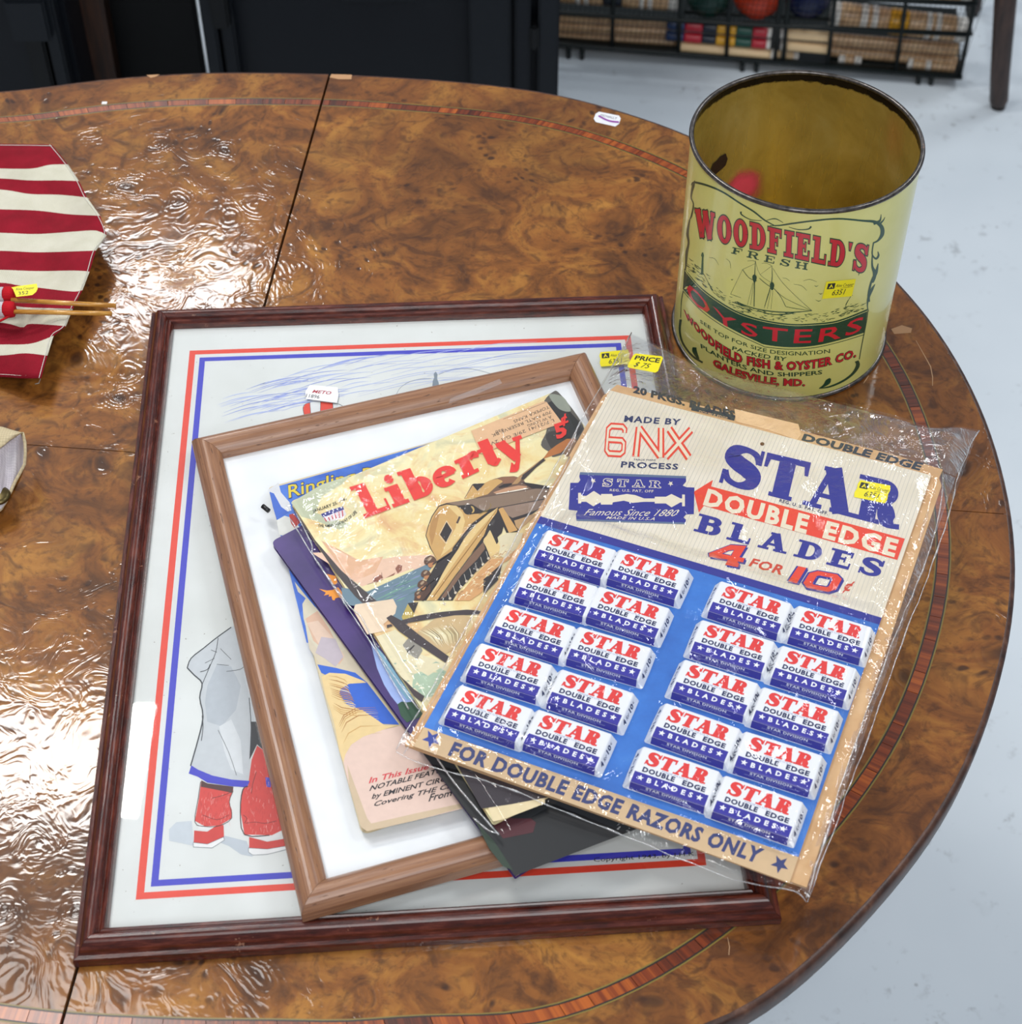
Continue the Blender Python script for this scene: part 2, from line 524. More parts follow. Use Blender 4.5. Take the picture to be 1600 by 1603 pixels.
        L(cr([(0.36, -0.20, T), (0.24, -0.28, H * .7), (0.12, -0.22, H)], 4)); R(0, 0.66 - S, 0.34, 0.66); R(0.56, 0.66 - S, 0.86, 0.66); adv = 0.86
    elif ch == ' ': adv = 0.5
    return P, adv


def slab_text(s, H=0.26, T=0.11, S=0.10, g=0.0, gap=0.07, shear=0.0):
    polys = []; x = 0.0; gb = []
    for ch in s:
        p, a = slab_glyph(ch, H, T, S, g)
        gb += [[(x + q[0] + shear * q[1], q[1]) for q in f] for f in p]
        x += a + gap
    x -= gap
    return [[(px / x, py) for px, py in f] for f in gb]


FONT_CACHE = {}
CAPH = 1.0


def sans_text(s, bold=0.0, shear=0.0, spacing=1.0):
    """built-in font; x scaled to 0..1, y to cap height = 1"""
    k = (s, bold, shear, spacing)
    if k not in FONT_CACHE:
        c = bpy.data.curves.new('t', 'FONT'); c.body = s; c.offset = bold; c.shear = shear
        c.space_character = spacing; c.resolution_u = 2
        o = bpy.data.objects.new('t', c)
        m = o.to_mesh()
        vs = [(v.co.x, v.co.y) for v in m.vertices]
        x0 = min(v[0] for v in vs); x1 = max(v[0] for v in vs)
        fs = [[((vs[i][0] - x0) / (x1 - x0), vs[i][1] / CAPH) for i in p.vertices] for p in m.polygons]
        o.to_mesh_clear(); bpy.data.objects.remove(o); bpy.data.curves.remove(c)
        FONT_CACHE[k] = fs
    return FONT_CACHE[k]


CAPH = max(p[1] for f in sans_text('H') for p in f)
FONT_CACHE.clear()


def star(cx, cy, r, rot=0.0):
    return [(cx + (r if k % 2 == 0 else r * 0.42) * math.cos(math.radians(90 + 36 * k) + rot),
             cy + (r if k % 2 == 0 else r * 0.42) * math.sin(math.radians(90 + 36 * k) + rot)) for k in range(10)]


def quad(TL, TR, BR, BL):
    def f(s, t):
        t = 1 - t
        return ((TL[0] * (1 - s) + TR[0] * s) * (1 - t) + (BL[0] * (1 - s) + BR[0] * s) * t,
                (TL[1] * (1 - s) + TR[1] * s) * (1 - t) + (BL[1] * (1 - s) + BR[1] * s) * t)
    return f


def ruled(top, bot):
    A = cr(top, 10); B = cr(bot, 10)

    def samp(L, s):
        seg = [0]
        for i in range(len(L) - 1): seg.append(seg[-1] + math.hypot(L[i + 1][0] - L[i][0], L[i + 1][1] - L[i][1]))
        d = min(max(s, -.05), 1.05) * seg[-1]
        for i in range(len(L) - 1):
            if d <= seg[i + 1] or i == len(L) - 2:
                u = (d - seg[i]) / ((seg[i + 1] - seg[i]) or 1)
                return (L[i][0] + (L[i + 1][0] - L[i][0]) * u, L[i][1] + (L[i + 1][1] - L[i][1]) * u)

    def f(s, t):
        a = samp(A, s); b = samp(B, s)
        return (b[0] + (a[0] - b[0]) * t, b[1] + (a[1] - b[1]) * t)
    return f


class Print:
    """flat print on a surface: every colour patch is a thin leaf of ink lying on it"""
    def __init__(s, surf, step=0.00005, maxlen=None, base=0.00006):
        s.surf = surf; s.v = []; s.f = []; s.i = []; s.m = []; s.step = step; s.maxlen = maxlen; s.base = base

    def midx(s, m):
        if isinstance(m, str): m = mat(m)
        if m not in s.m: s.m.append(m)
        return s.m.index(m)

    def tri(s, t, mi, off):
        if s.maxlen:
            e = [math.hypot(t[i][0] - t[(i + 1) % 3][0], t[i][1] - t[(i + 1) % 3][1]) for i in range(3)]
            k = e.index(max(e))
            if e[k] > s.maxlen:
                a, b, c = t[k], t[(k + 1) % 3], t[(k + 2) % 3]
                m = ((a[0] + b[0]) / 2, (a[1] + b[1]) / 2)
                s.tri([a, m, c], mi, off); s.tri([m, b, c], mi, off); return
        n = len(s.v)
        s.v += [s.surf(p[0], p[1], off) for p in t]
        s.f.append([n, n + 1, n + 2]); s.i.append(mi)

    def poly(s, pts, m, layer=0, holes=()):
        mi = s.midx(m); s.k = (getattr(s, 'k', 0) + 1) % 13; off = s.base + layer * s.step + s.k * 0.0000025
        if len(pts) == 3 and not holes: s.tri(list(pts), mi, off); return
        loops = [pts] + list(holes)
        flatp = [p for l in loops for p in l]
        for t in tessellate_polygon([[Vector((p[0], p[1], 0)) for p in l] for l in loops]):
            s.tri([flatp[k] for k in t], mi, off)

    def polys(s, L, m, layer=0):
        for p in L: s.poly(p, m, layer)

    def curve(s, pts, m, layer=0, n=6, closed=False):
        s.poly(cr(pts, n, True), m, layer)

    def line(s, pts, w, m, layer=1, smooth=0, closed=False):
        if smooth: pts = cr(pts, smooth, closed)
        s.polys(ribbon(pts, w, 0, closed), m, layer)

    def text(s, fs, mp, m, layer=2):
        for f in fs: s.poly([mp(*p) for p in f], m, layer)

    def build(s, name, parent, label=None, local=False):
        # face all leaves the same way: towards the surface normal
        if not s.f: return None
        for k, f in enumerate(s.f):
            a, b, c = [s.v[q] for q in f[:3]]
            n = (b - a).cross(c - a)
            ref = (CAM - a) if not local else Vector((0, 0, 1))
            if n.dot(ref) < 0: s.f[k] = f[::-1]
        return mk(name, s.v, s.f, s.m, parent, s.i, label=label, local=local)


# ================================================================== SETTING: floor
t = NT('painted_concrete_floor')
n1 = t.noise(t.pos, 2.2, 4, 0.55); n2 = t.noise(t.pos, 40, 5, 0.65); n3 = t.noise(t.pos, 9, 3, 0.6)
c = t.ramp(n1.outputs[0], [(0.3, '#c4ced6'), (0.7, '#d1dae1')])
sc = t.n('MapRange', {0: n2.outputs[0], 1: 0.57, 2: 0.66}).outputs[0]
cl = t.n('MapRange', {0: n3.outputs[0], 1: 0.48, 2: 0.62}).outputs[0]
c = t.mix(t.math('MULTIPLY', t.math('MULTIPLY', sc, cl), 0.5), c, '#75777a')
dots = t.n('TexVoronoi', {'Vector': t.pos, 'Scale': 34}).outputs['Distance']
dm = t.n('MapRange', {0: dots, 1: 0.04, 2: 0.09, 3: 0.8, 4: 0.0}).outputs[0]
c = t.mix(t.math('MULTIPLY', dm, cl), c, '#4a4742')
FLOOR_M = t.set(Base_Color=c, Roughness=0.42, Normal=t.bump(n2.outputs[0], 0.15, 0.001))
fl = mk('floor', [(-4, -2.5, 0), (4.5, -2.5, 0), (4.5, 6.5, 0), (-4, 6.5, 0)], [[0, 1, 2, 3]], FLOOR_M)
tag(fl, 'pale blue-grey painted concrete floor with scuffs and specks', kind='structure')

# ================================================================== TABLE
SEAM_A = at(515, 120, TAB); SEAM_B = at(118, 1525, TAB)
sdir = (SEAM_A - SEAM_B); sdir.z = 0; sdir.normalize()          # along the seam, away from the camera
cdir = Vector((sdir.y, -sdir.x, 0))                              # across, to the right
q1 = at(205, 716, TAB); q2 = at(1500, 791, TAB)
tq = (q1 + q2) / 2
CTR = SEAM_B + sdir * ((tq - SEAM_B).dot(sdir))                  # centre of the top, on the seam
CTR.z = 0
RIM = [(0, 148), (69, 135), (137.5, 125), (241, 116.5), (309, 112), (412.5, 112.5), (509, 114), (549, 116), (640, 121), (736, 128), (875, 146),
       (972, 172.5), (1077, 208), (1407, 440), (1459.5, 500), (1482, 534), (1516, 592.5), (1539, 639.5), (1573, 750),
       (1582.5, 790.6), (1590, 853), (1590, 925), (1584, 984), (1568.5, 1052.6), (1543.5, 1134), (1493.6, 1249), (1431, 1341),
       (1387.5, 1387.5), (1334, 1450), (1275, 1506), (1209, 1562), (1156, 1603)]
BAND = [(0, 192.4), (137.5, 169), (275, 158), (385, 156), (498, 157), (650, 167), (800, 180), (890, 197), (969, 223), (1074, 266),
        (1407.6, 568), (1426, 604), (1446.5, 654), (1484.9, 824.9), (1485.8, 865.4), (1481.7, 931), (1467, 990), (1446.8, 1062),
        (1400, 1168), (1133.5, 1460.4), (1038.6, 1526.5), (978, 1555), (880.5, 1598)]


def polar(px):
    S = []
    for x, y in px:
        v = at(x, y, TAB) - CTR; v.z = 0
        S.append((math.atan2(v.dot(sdir), v.dot(cdir)), v.length))
    th = [s[0] for s in S]
    lo, hi = min(a for a, _ in S), max(a for a, _ in S)
    full = list(S)
    for a, r in S:                                               # mirror the seen half into the unseen part
        for b in (math.pi - a, -a, a + math.pi):
            b = (b + math.pi) % (2 * math.pi) - math.pi
            if not (lo - 0.04 <= b <= hi + 0.04): full.append((b, r))
    full.sort()
    out = []
    n = 240
    for k in range(n):
        a = -math.pi + 2 * math.pi * k / n
        j = next((i for i, (b, _) in enumerate(full) if b > a), 0)
        (b0, r0), (b1, r1) = full[j - 1], full[j]
        span = (b1 - b0) % (2 * math.pi) or 1
        out.append(r0 + (r1 - r0) * ((a - b0) % (2 * math.pi)) / span)
    for _ in range(10): out = [(out[k - 1] + 2 * out[k] + out[(k + 1) % n]) / 4 for k in range(n)]
    return out


RR = polar(RIM); RB = polar(BAND); NR = len(RR)


def rad(tab, a):
    k = ((a + math.pi) / (2 * math.pi) * NR) % NR
    i = int(k); u = k - i
    return tab[i % NR] * (1 - u) + tab[(i + 1) % NR] * u


def pol(a, r, z=0.0): return CTR + cdir * (r * math.cos(a)) + sdir * (r * math.sin(a)) + Vector((0, 0, z))


table = empty('oval_table', (CTR.x, CTR.y, 0), 'large walnut burl dining table top with an inlaid band, seam and rounded edge', 'table')
BURL = burl_material('burl_walnut_veneer')
BURL_D = burl_material('burl_walnut_border', ('#4f2b0f', '#7d4a1c', '#a06c2c'))
t = NT('dark_edge_wood')
nn = t.noise(t.pos, 90, 4, 0.6)
EDGE_M = t.set(Base_Color=t.ramp(nn.outputs[0], [(0.3, '#2c1a14'), (0.55, '#4a2e22'), (0.75, '#6b4a38')]), Roughness=0.4, Normal=t.bump(nn.outputs[0], 0.3, 0.0008))
t = NT('rosewood_crossband')
oi = t.n('ObjectInfo')
rel = t.n('SeparateXYZ', {0: t.n('VectorMath', {0: t.pos, 1: (CTR.x, CTR.y, 0)}, operation='SUBTRACT').outputs[0]})
ang = t.math('ARCTAN2', rel.outputs[1], rel.outputs[0])
ni = t.noise(t.n('CombineXYZ', {0: t.math('MULTIPLY', ang, 1.0), 1: t.math('MULTIPLY', oi.outputs['Random'], 7.0)}).outputs[0], 110, 4, 0.7)
w = t.ramp(t.math('ADD', t.math('MULTIPLY', ni.outputs[0], 0.75), t.math('MULTIPLY', oi.outputs['Random'], 0.25)), [(0.32, '#3d1608'), (0.5, '#7a3310'), (0.68, '#b05a1c')])
BAND_M = t.set(Base_Color=w, Roughness=0.3, Coat_Weight=0.3, Coat_Roughness=0.12)
INK_DK = mat('#2a211c', 0.35); STR_LT = mat('#7c6a2c', 0.35)
BW = 0.0076
G = 0.0011


def sector(name, a0, a1, rin, rout, m, z0=0.0, th=0.004, gap0=0.0, gap1=0.0, steps=None, lab=None):
    """piece of the top between two radii functions; straight ends pulled back by a gap from the seam lines"""
    st = steps or max(2, int(abs(a1 - a0) / 0.03))
    outer = []; inner = []
    for k in range(st + 1):
        a = a0 + (a1 - a0) * k / st
        ro, ri = rout(a), rin(a)
        for lst, r in ((outer, ro), (inner, ri)):
            p = pol(a, r)
            v = p - CTR; x = v.dot(cdir); y = v.dot(sdir)
            # keep clear of the seam (x=0) and the cross joint (y=0)
            mid = (a0 + a1) / 2
            sx = 1 if math.cos(mid) > 0 else -1; sy = 1 if math.sin(mid) > 0 else -1
            x = sx * max(sx * x, G) if abs(math.cos(mid)) > 1e-3 else x
            y = sy * max(sy * y, 0.00035)
            lst.append(CTR + cdir * x + sdir * y + Vector((0, 0, z0)))
    n = len(outer)
    if rin(0) < 1e-6:
        top = outer + [inner[0]]
    else: top = outer + inner[::-1]
    # quads for a clean top
    if rin(0) < 1e-6:
        return slab_obj(name, top, th, m, table, label=lab)
    vs = outer + inner + [v - Vector((0, 0, th)) for v in outer + inner]
    fs = []
    for k in range(n - 1):
        fs.append([k, k + 1, n + k + 1, n + k] if a1 < a0 else [k + 1, k, n + k, n + k + 1])
        fs.append([k, k + 1, 2 * n + k + 1, 2 * n + k] if a1 > a0 else [k + 1, k, 2 * n + k, 2 * n + k + 1])
        fs.append([n + k + 1, n + k, 3 * n + k, 3 * n + k + 1])
    fs.append([0, n, 3 * n, 2 * n]); fs.append([n - 1, 2 * n - 1, 4 * n - 1, 3 * n - 1])
    # upward faces
    for q, f in enumerate(fs):
        if q % 3 == 0 and q < 3 * (n - 1):
            a, b, c = [vs[i] for i in f[:3]]
            if (b - a).cross(c - b).z < 0: fs[q] = f[::-1]
    return mk(name, vs, fs, m, table, label=lab)


HALF = math.pi / 2
for (a0, a1) in ((0, HALF), (HALF, math.pi), (-math.pi, -HALF), (-HALF, 0)):
    sector('veneer_panel', a0, a1, lambda a: 0.0, lambda a: rad(RB, a) - BW - 0.0019, BURL, TAB)
    sector('border_veneer', a0, a1, lambda a: rad(RB, a) + 0.0019, lambda a: rad(RR, a) - 0.004, BURL_D, TAB)
    for (lo, hi, mm) in ((-BW - 0.0019, -BW - 0.0010, STR_LT), (-BW - 0.0010, -BW, INK_DK), (0, 0.0010, INK_DK), (0.0010, 0.0019, STR_LT)):
        sector('stringing_line', a0, a1, lambda a: rad(RB, a) + lo, lambda a: rad(RB, a) + hi, mm, TAB)
random.seed(5)
a = -math.pi
while a < math.pi - 0.02:
    da = random.choice([0.035, 0.045, 0.055, 0.04])
    b = min(a + da, math.pi)
    for s_ in (-HALF, 0, HALF):
        if a < s_ - 1e-6 < b - 0.004: b = s_
        elif a < s_ - 1e-6 and abs(b - s_) <= 0.004: b = s_
    sector('inlay_piece', a + 0.0004, b - 0.0004, lambda q: rad(RB, q) - BW, lambda q: rad(RB, q), BAND_M, TAB - 0.00005, steps=3)
    a = b
# rounded edge moulding and the two core boards
prof = [(-0.006, -0.0002), (-0.004, 0.0), (-0.0015, -0.0006), (0.0, -0.0025), (0.0004, -0.010), (0.0, -0.020), (-0.002, -0.024), (-0.03, -0.025)]
for sgn in (1, -1):
    A0, A1 = (-HALF, HALF) if sgn > 0 else (HALF, 3 * HALF)
    vs = []; fs = []; st = 110
    for k in range(st + 1):
        a = A0 + (A1 - A0) * k / st
        for d, z in prof:
            p = pol(a, rad(RR, a) + d, TAB + z)
            if k in (0, st):
                p = p + cdir * (sgn * G - (p - CTR).dot(cdir))
            vs.append(p)
    m_ = len(prof)
    for k in range(st):
        for j in range(m_ - 1):
            fs.append([k * m_ + j, k * m_ + j + 1, (k + 1) * m_ + j + 1, (k + 1) * m_ + j])
    mk('edge_moulding', vs, fs, EDGE_M, table, smooth=True)
    top = []
    for k in range(41):
        a = A0 + (A1 - A0) * k / 40
        p = pol(a, rad(RR, a) - 0.012, TAB - 0.0045)
        if k in (0, 40): p = p + cdir * (sgn * 0.0012 - (p - CTR).dot(cdir))
        top.append(p)
    slab_obj('core_board', top, 0.019, EDGE_M, table)
# pedestal with four splayed feet under the top
pc = (CTR.x, CTR.y, 0)
vs, fs = lathe([(0.0, TAB - 0.026), (0.16, TAB - 0.026), (0.16, TAB - 0.05), (0.06, TAB - 0.07), (0.05, TAB - 0.2), (0.085, TAB - 0.33), (0.095, TAB - 0.42), (0.06, TAB - 0.5), (0.08, TAB - 0.56), (0.08, 0.12), (0.0, 0.10)], pc, 40)
mk('pedestal', vs, fs, EDGE_M, table, smooth=True)
for k in range(4):
    a = math.pi / 4 + k * HALF
    pts = [pol(a, r, z) for r, z in ((0.05, 0.20), (0.18, 0.17), (0.32, 0.08), (0.42, 0.03))]
    tube_obj('foot', pts, [0.04, 0.035, 0.028, 0.028], EDGE_M, table, seg=12)
# scraped-off chip of veneer and pale wear patches at the far rim
surfT = flat(TAB)
CHIP = mat('#b98d63', 0.6)
for W in ([(519, 116), (551, 117), (550, 124), (530, 124), (516, 121)], [(229, 117.5), (250, 116.5), (244, 120), (236, 122)]):
    p = Print(surfT, base=0.0002); p.poly(W, CHIP); p.build('worn_spot', table, 'bare pale chip where the veneer is missing')
p = Print(surfT, base=0.0002)
p.poly([(160, 159), (168, 159), (167, 163), (159, 163)], mat('#e8e8e8'))
p.build('paper_scrap', table, 'tiny white scrap stuck near the far rim')

for k_, L_ in enumerate(([(1434, 533), (1447, 556), (1457, 574), (1460, 590), (1460, 604)], [(1395, 515), (1412, 509), (1428, 514), (1426, 521), (1400, 523)], [(1352, 600), (1356, 594), (1360, 588)], [(1139, 1467), (1142, 1482), (1141, 1495)])):
    p = Print(surfT, base=0.00015)
    if k_ == 1: p.poly(L_, mat('#9a7350', .6))
    else: p.polys(ribbon([(x, y, .3 + 1.1 * math.sin(math.pi * (i + .3) / (len(L_) + .2))) for i, (x, y) in enumerate(L_)]), mat('#b08a66', .5))
    p.build('scratch', table, 'pale scuff in the polish')

# ================================================================== LARGE PICTURE FRAME
MAHOG = speck_wood('dark_mahogany_frame', '#331410', '#521f15', '#804030', 240, 0.25, True, 6)
OAK = oak_material()


def moulded_frame(parent, corners, inward, up, prof, m, labels=None):
    """four mitred rails; corners world points of the outer base, profile = (inset, height)"""
    n = len(corners)
    for k in range(4):
        A, B = corners[k], corners[(k + 1) % 4]
        pa, pn = corners[k - 1], corners[(k + 2) % 4]
        d = (B - A).normalized(); e0 = (pa - A).normalized(); e1 = (pn - B).normalized()
        vs = []; uv = []
        L = (B - A).length
        s0 = math.sqrt(max(1e-9, 1 - d.dot(e0) ** 2)); s1 = math.sqrt(max(1e-9, 1 - d.dot(e1) ** 2))
        v = 0; last = None
        NS = 6
        for j, (ins, h) in enumerate(prof):
            if last: v += math.hypot(ins - last[0], h - last[1])
            last = (ins, h)
            P0 = A + (d + e0) * (ins / s0) + up * h
            P1 = B + (-d + e1) * (ins / s1) + up * h
            cut = 0.00015
            P0 = P0 + d * cut; P1 = P1 - d * cut
            for q in range(NS + 1):
                vs.append(P0 + (P1 - P0) * (q / NS)); uv.append((k * 0.7 + L * q / NS, v))
        fs = []; m1 = NS + 1
        for j in range(len(prof) - 1):
            for q in range(NS):
                fs.append([j * m1 + q, j * m1 + q + 1, (j + 1) * m1 + q + 1, (j + 1) * m1 + q])
        fs.append([j * m1 for j in range(len(prof))]); fs.append([j * m1 + NS for j in range(len(prof))][::-1])
        # orient outward
        c0 = sum(vs, Vector()) / len(vs)
        f = fs[(len(prof) // 2) * NS]; a, b, c = [vs[i] for i in f[:3]]
        if (b - a).cross(c - b).dot(up) < 0: fs = [f[::-1] for f in fs]
        mk('frame_rail', vs, fs, m, parent, smooth=False, uvs=uv)


def smooth_prof(pts, n=3): return [tuple(p) for p in cr(pts, n)]


zt = TAB
LF = [at(237, 489, zt + .008), at(1038, 463, zt + .008), at(1222, 1447, zt), at(117, 1515, zt)]
for v in LF: v.z = zt + 0.0003
lf_c = sum(LF, Vector()) / 4
lframe = empty('picture_frame', (lf_c.x, lf_c.y, zt), 'larger dark reddish-brown moulded picture frame lying flat under the smaller one', 'picture frame')
PR_L = [(0, 0), (0, .006), (.0006, .0078), (.003, .0082), (.0038, .0098)] + smooth_prof([(.0045, .0118), (.007, .0160), (.0105, .0175), (.0135, .0158), (.015, .0130)]) + \
    [(.0155, .0134), (.0165, .0140), (.0178, .0130), (.0186, .0112), (.019, .0090), (.0192, .0070), (.0192, 0)]
moulded_frame(lframe, LF, None, Vector((0, 0, 1)), PR_L, MAHOG)


def inset(Q, d):
    out = []
    for k in range(4):
        A = Q[k]; a = (Q[k - 1] - A).normalized(); b = (Q[(k + 1) % 4] - A).normalized()
        s = math.sqrt(max(1e-9, 1 - a.dot(b) ** 2))
        out.append(A + (a + b) * (d / s))
    return out


UP = Vector((0, 0, 1))
ART_Z = zt + 0.0062; GL_Z = zt + 0.0080
PAPER = paper_material('aged_white_paper', '#d6dad7', '#e1e5e3', 14, 0.6, '#8f8a80')
top = [Vector((v.x, v.y, ART_Z)) for v in inset(LF, 0.0188)]
sheet_o = slab_obj('print_sheet', top, 0.002, PAPER, lframe)
slab_obj('backing_board', [Vector((v.x, v.y, ART_Z - 0.0022)) for v in inset(LF, 0.0188)], 0.003, mat('#6b5a44', 0.8), lframe)
sA = flat(ART_Z)
p = Print(sA, step=0.00004)
RED = '#e2442f'; BLU = '#3b3ec0'
rTL, rTR, rBL = at(297, 549, ART_Z), at(987, 525, ART_Z), at(212.5, 1408.5, ART_Z)
rBR = rTR + (rBL - rTL)
xb = at(1097, 1355, ART_Z)
dl = (xb - rBL).normalized(); rBR = rBL + dl * ((rBR - rBL).length)
Q0 = [rTL, rTR, rBR, rBL]


def ringp(p, Q, d0, d1, m, layer):
    o = inset(Q, d0); i = inset(Q, d1); mi = p.midx(m); off = Vector((0, 0, p.base + p.step * layer))
    for k in range(4):
        n = len(p.v); p.v += [o[k] + off, o[(k + 1) % 4] + off, i[(k + 1) % 4] + off, i[k] + off]
        p.f.append([n, n + 1, n + 2, n + 3]); p.i.append(mi)


ringp(p, Q0, 0, 0.0047, RED, 0); ringp(p, Q0, 0.0084, 0.0128, BLU, 0)
E_ = tr(200, 460, 3.8095)
random.seed(3)
SKY1, SKY2 = mat('#b3bfe6', 0.6), mat('#8f9edb', 0.6)
for k in range(70):                                             # pencilled sky strokes
    x0 = random.uniform(525, 1300); y0 = 690 - (x0 - 525) * 0.22 + random.uniform(-110, 95)
    L = random.uniform(120, 420)
    pts = E_([(x0, y0), (x0 + L * .33, y0 - 34 * L / 300), (x0 + L * .66, y0 - 54 * L / 300), (x0 + L, y0 - 62 * L / 300)])
    pts = [(x, y, w) for (x, y), w in zip(pts, (0.2, 1.1, 1.0, 0.15))]
    p.polys(ribbon(cr(pts, 4)), random.choice([SKY1, SKY2, SKY1]), 0)
for k in range(30):
    x0 = random.uniform(540, 720); y0 = random.uniform(575, 640)
    L = random.uniform(60, 190)
    pts = [(x0, y0 - (x0 - 540) * .14, .2), (x0 + L * .5, y0 - (x0 - 540) * .14 - L * .12, .9), (x0 + L, y0 - (x0 - 540) * .14 - L * .15, .2)]
    p.polys(ribbon(cr(pts, 4)), random.choice([SKY1, SKY2, SKY1]), 0)
A_ = tr(400, 540, 3.2)
p.line(A_([(705, 250), (725, 215), (770, 185), (830, 170), (880, 168)]), 0.7, mat('#8d97a3'), 1, 5)
p.line(A_([(918, 148), (980, 125), (1060, 118), (1130, 130), (1200, 150)]), 0.7, mat('#8d97a3'), 1, 5)
p.poly(A_([(885, 215), (888, 180), (895, 165), (893, 145), (903, 133), (912, 148), (910, 170), (918, 190), (920, 212)]), mat('#7d8a96'), 1)
# striped hat crown
p.poly(E_([(1047, 672), (1060, 655), (1100, 645), (1180, 640), (1235, 650), (1285, 672), (1290, 690), (1050, 745)]), mat('#dfe4e4'), 1)
p.poly(E_([(1047, 678), (1058, 658), (1086, 650), (1090, 690), (1095, 740), (1052, 750)]), RED, 2)
p.poly(E_([(1150, 643), (1222, 651), (1228, 720), (1148, 730)]), RED, 2)
for pts in ([(1053, 725), (1045, 680), (1060, 657), (1090, 648)], [(1086, 650), (1092, 720)], [(1150, 643), (1148, 710)], [(1222, 651), (1226, 700)], [(1222, 650), (1262, 658), (1290, 676)]):
    p.line(E_(pts), 0.7, '#3b3f45', 3, 3)
# figure in the long coat, seen from behind
F_ = tr(100, 950, 2.6714)
p.poly(F_([(440, 930), (470, 900), (535, 895), (545, 1000), (500, 990), (440, 978)]), mat('#c3ccd3'), 0)
p.poly(F_([(665, 955), (765, 980), (790, 1045), (740, 1035), (690, 1000), (650, 985)]), mat('#b9c2ca'), 0)
COAT = mat('#c6ccd0', 0.6)
p.poly(F_([(720, 75), (690, 90), (640, 125), (590, 170), (530, 215), (515, 255), (545, 285), (580, 320), (566, 370), (580, 455), (560, 560), (545, 600), (527, 665),
           (600, 700), (700, 725), (775, 745), (783, 600), (800, 480), (900, 480), (900, 90)]), COAT, 0)
p.poly(F_([(600, 330), (640, 240), (700, 250), (740, 330), (720, 430), (660, 500), (600, 480), (590, 400)]), mat('#b4bcc3'), 1)
p.poly(F_([(650, 500), (700, 470), (740, 560), (750, 700), (700, 680), (670, 600)]), mat('#d5dadd'), 1)
for pts, w in (([(700, 85), (640, 128), (585, 172), (532, 215), (516, 255)], 1.6), ([(516, 255), (545, 285), (578, 320), (568, 380), (582, 460), (560, 560), (530, 665)], 2.0),
               ([(645, 130), (635, 190), (610, 250), (580, 320)], 1.0), ([(590, 235), (630, 215)], .7), ([(570, 272), (600, 262), (612, 240)], 1.2), ([(645, 515), (690, 610), (722, 705)], 0.7),
               ([(615, 180), (640, 190)], .8), ([(680, 270), (735, 262), (755, 248)], .8), ([(640, 240), (690, 245)], .7), ([(655, 175), (700, 220)], .7), ([(775, 380), (783, 500), (780, 600)], 1.2), ([(578, 455), (582, 500), (575, 560)], 1.2)):
    p.line(F_(pts), w, '#30353b', 2, 3)
p.poly(F_([(533, 663), (522, 697), (560, 710), (600, 735), (700, 750), (765, 755), (778, 728), (700, 722), (620, 705), (560, 680)]), BLU, 2)
p.poly(F_([(843, 712), (865, 715), (865, 755), (847, 752)]), BLU, 2)
TRO = mat('#d6504a', 0.65)
p.poly(F_([(575, 725), (565, 800), (548, 895), (590, 918), (650, 915), (700, 885), (703, 850), (690, 815), (708, 770), (708, 752), (600, 738)]), TRO, 1)
p.poly(F_([(575, 725), (573, 752), (640, 765), (705, 778), (709, 752), (600, 738)]), mat('#4a2320'), 2)
p.poly(F_([(808, 580), (785, 640), (770, 750), (748, 762), (738, 850), (755, 952), (870, 955), (930, 925), (930, 820), (880, 700), (835, 600)]), TRO, 1)
p.poly(F_([(783, 480), (776, 640), (790, 612), (808, 575), (835, 600), (880, 640), (850, 480)]), mat('#23262b'), 1)
random.seed(8)
for k in range(260):                                            # wax-crayon grain of the trousers
    if k % 2: x, y = random.uniform(565, 695), random.uniform(770, 905)
    else: x, y = random.uniform(760, 900), random.uniform(640, 940)
    if k % 2 == 0 and x < 785 and y < 745: continue
    p.line(F_([(x, y), (x + random.uniform(-6, 6), y + random.uniform(8, 18))]), random.uniform(.25, .5), random.choice(['#ecaea8', '#b83a36']), 2)
for pts, w in (([(572, 730), (562, 800), (548, 900), (590, 918), (650, 915), (702, 882), (692, 815), (708, 770)], 1.0), ([(770, 750), (748, 765), (738, 850), (755, 952), (860, 955)], 1.6),
               ([(805, 690), (790, 740), (785, 780)], .7), ([(620, 800), (660, 790), (700, 775)], .7), ([(750, 870), (765, 885), (755, 905)], .7), ([(760, 905), (800, 900), (840, 905), (890, 895)], .6), ([(580, 870), (640, 890), (690, 870)], .6)):
    p.line(F_(pts), w, '#3a2222', 3, 3)
for pts in ([(545, 935), (600, 940), (637, 915), (668, 912), (670, 965), (625, 990), (580, 992), (543, 985)], [(775, 962), (850, 982), (920, 970), (940, 1000), (850, 1012), (775, 1010)]):
    p.poly(F_(pts), mat('#cf4a44', .65), 1)
for pts in ([(541, 985), (600, 992), (668, 962), (672, 975), (620, 1008), (541, 1004)], [(772, 1008), (850, 1013), (930, 1000), (930, 1015), (850, 1035), (790, 1038), (772, 1025)]):
    p.poly(F_(pts), mat('#e8eaea', .65), 1); p.line(F_(pts), .7, '#59616b', 2, 0, True)
for pts in ([(565, 912), (562, 930), (598, 935), (640, 920), (640, 912)], [(775, 950), (778, 965), (850, 978), (905, 965), (905, 930), (860, 955)]):
    p.poly(F_(pts), mat('#e4e6e6', .65), 0)
G_ = tr(700, 1150, 2.6667)
gq = G_((612, 514), (1040, 489), (1040, 504), (612, 531))
p.text(sans_text('Copyright 1943, by J.H.K.', 0.004), quad(*gq), '#20242c', 2)
p.build('printed_artwork', sheet_o, 'patriotic cartoon print with red and blue border lines')
PANE = film_material('picture_glass', strength=0, ior=1.5, rough=0.015, boost=1.0)
slab_obj('glass_pane', [Vector((v.x, v.y, GL_Z)) for v in inset(LF, 0.0190)], 0.0012, PANE, lframe)


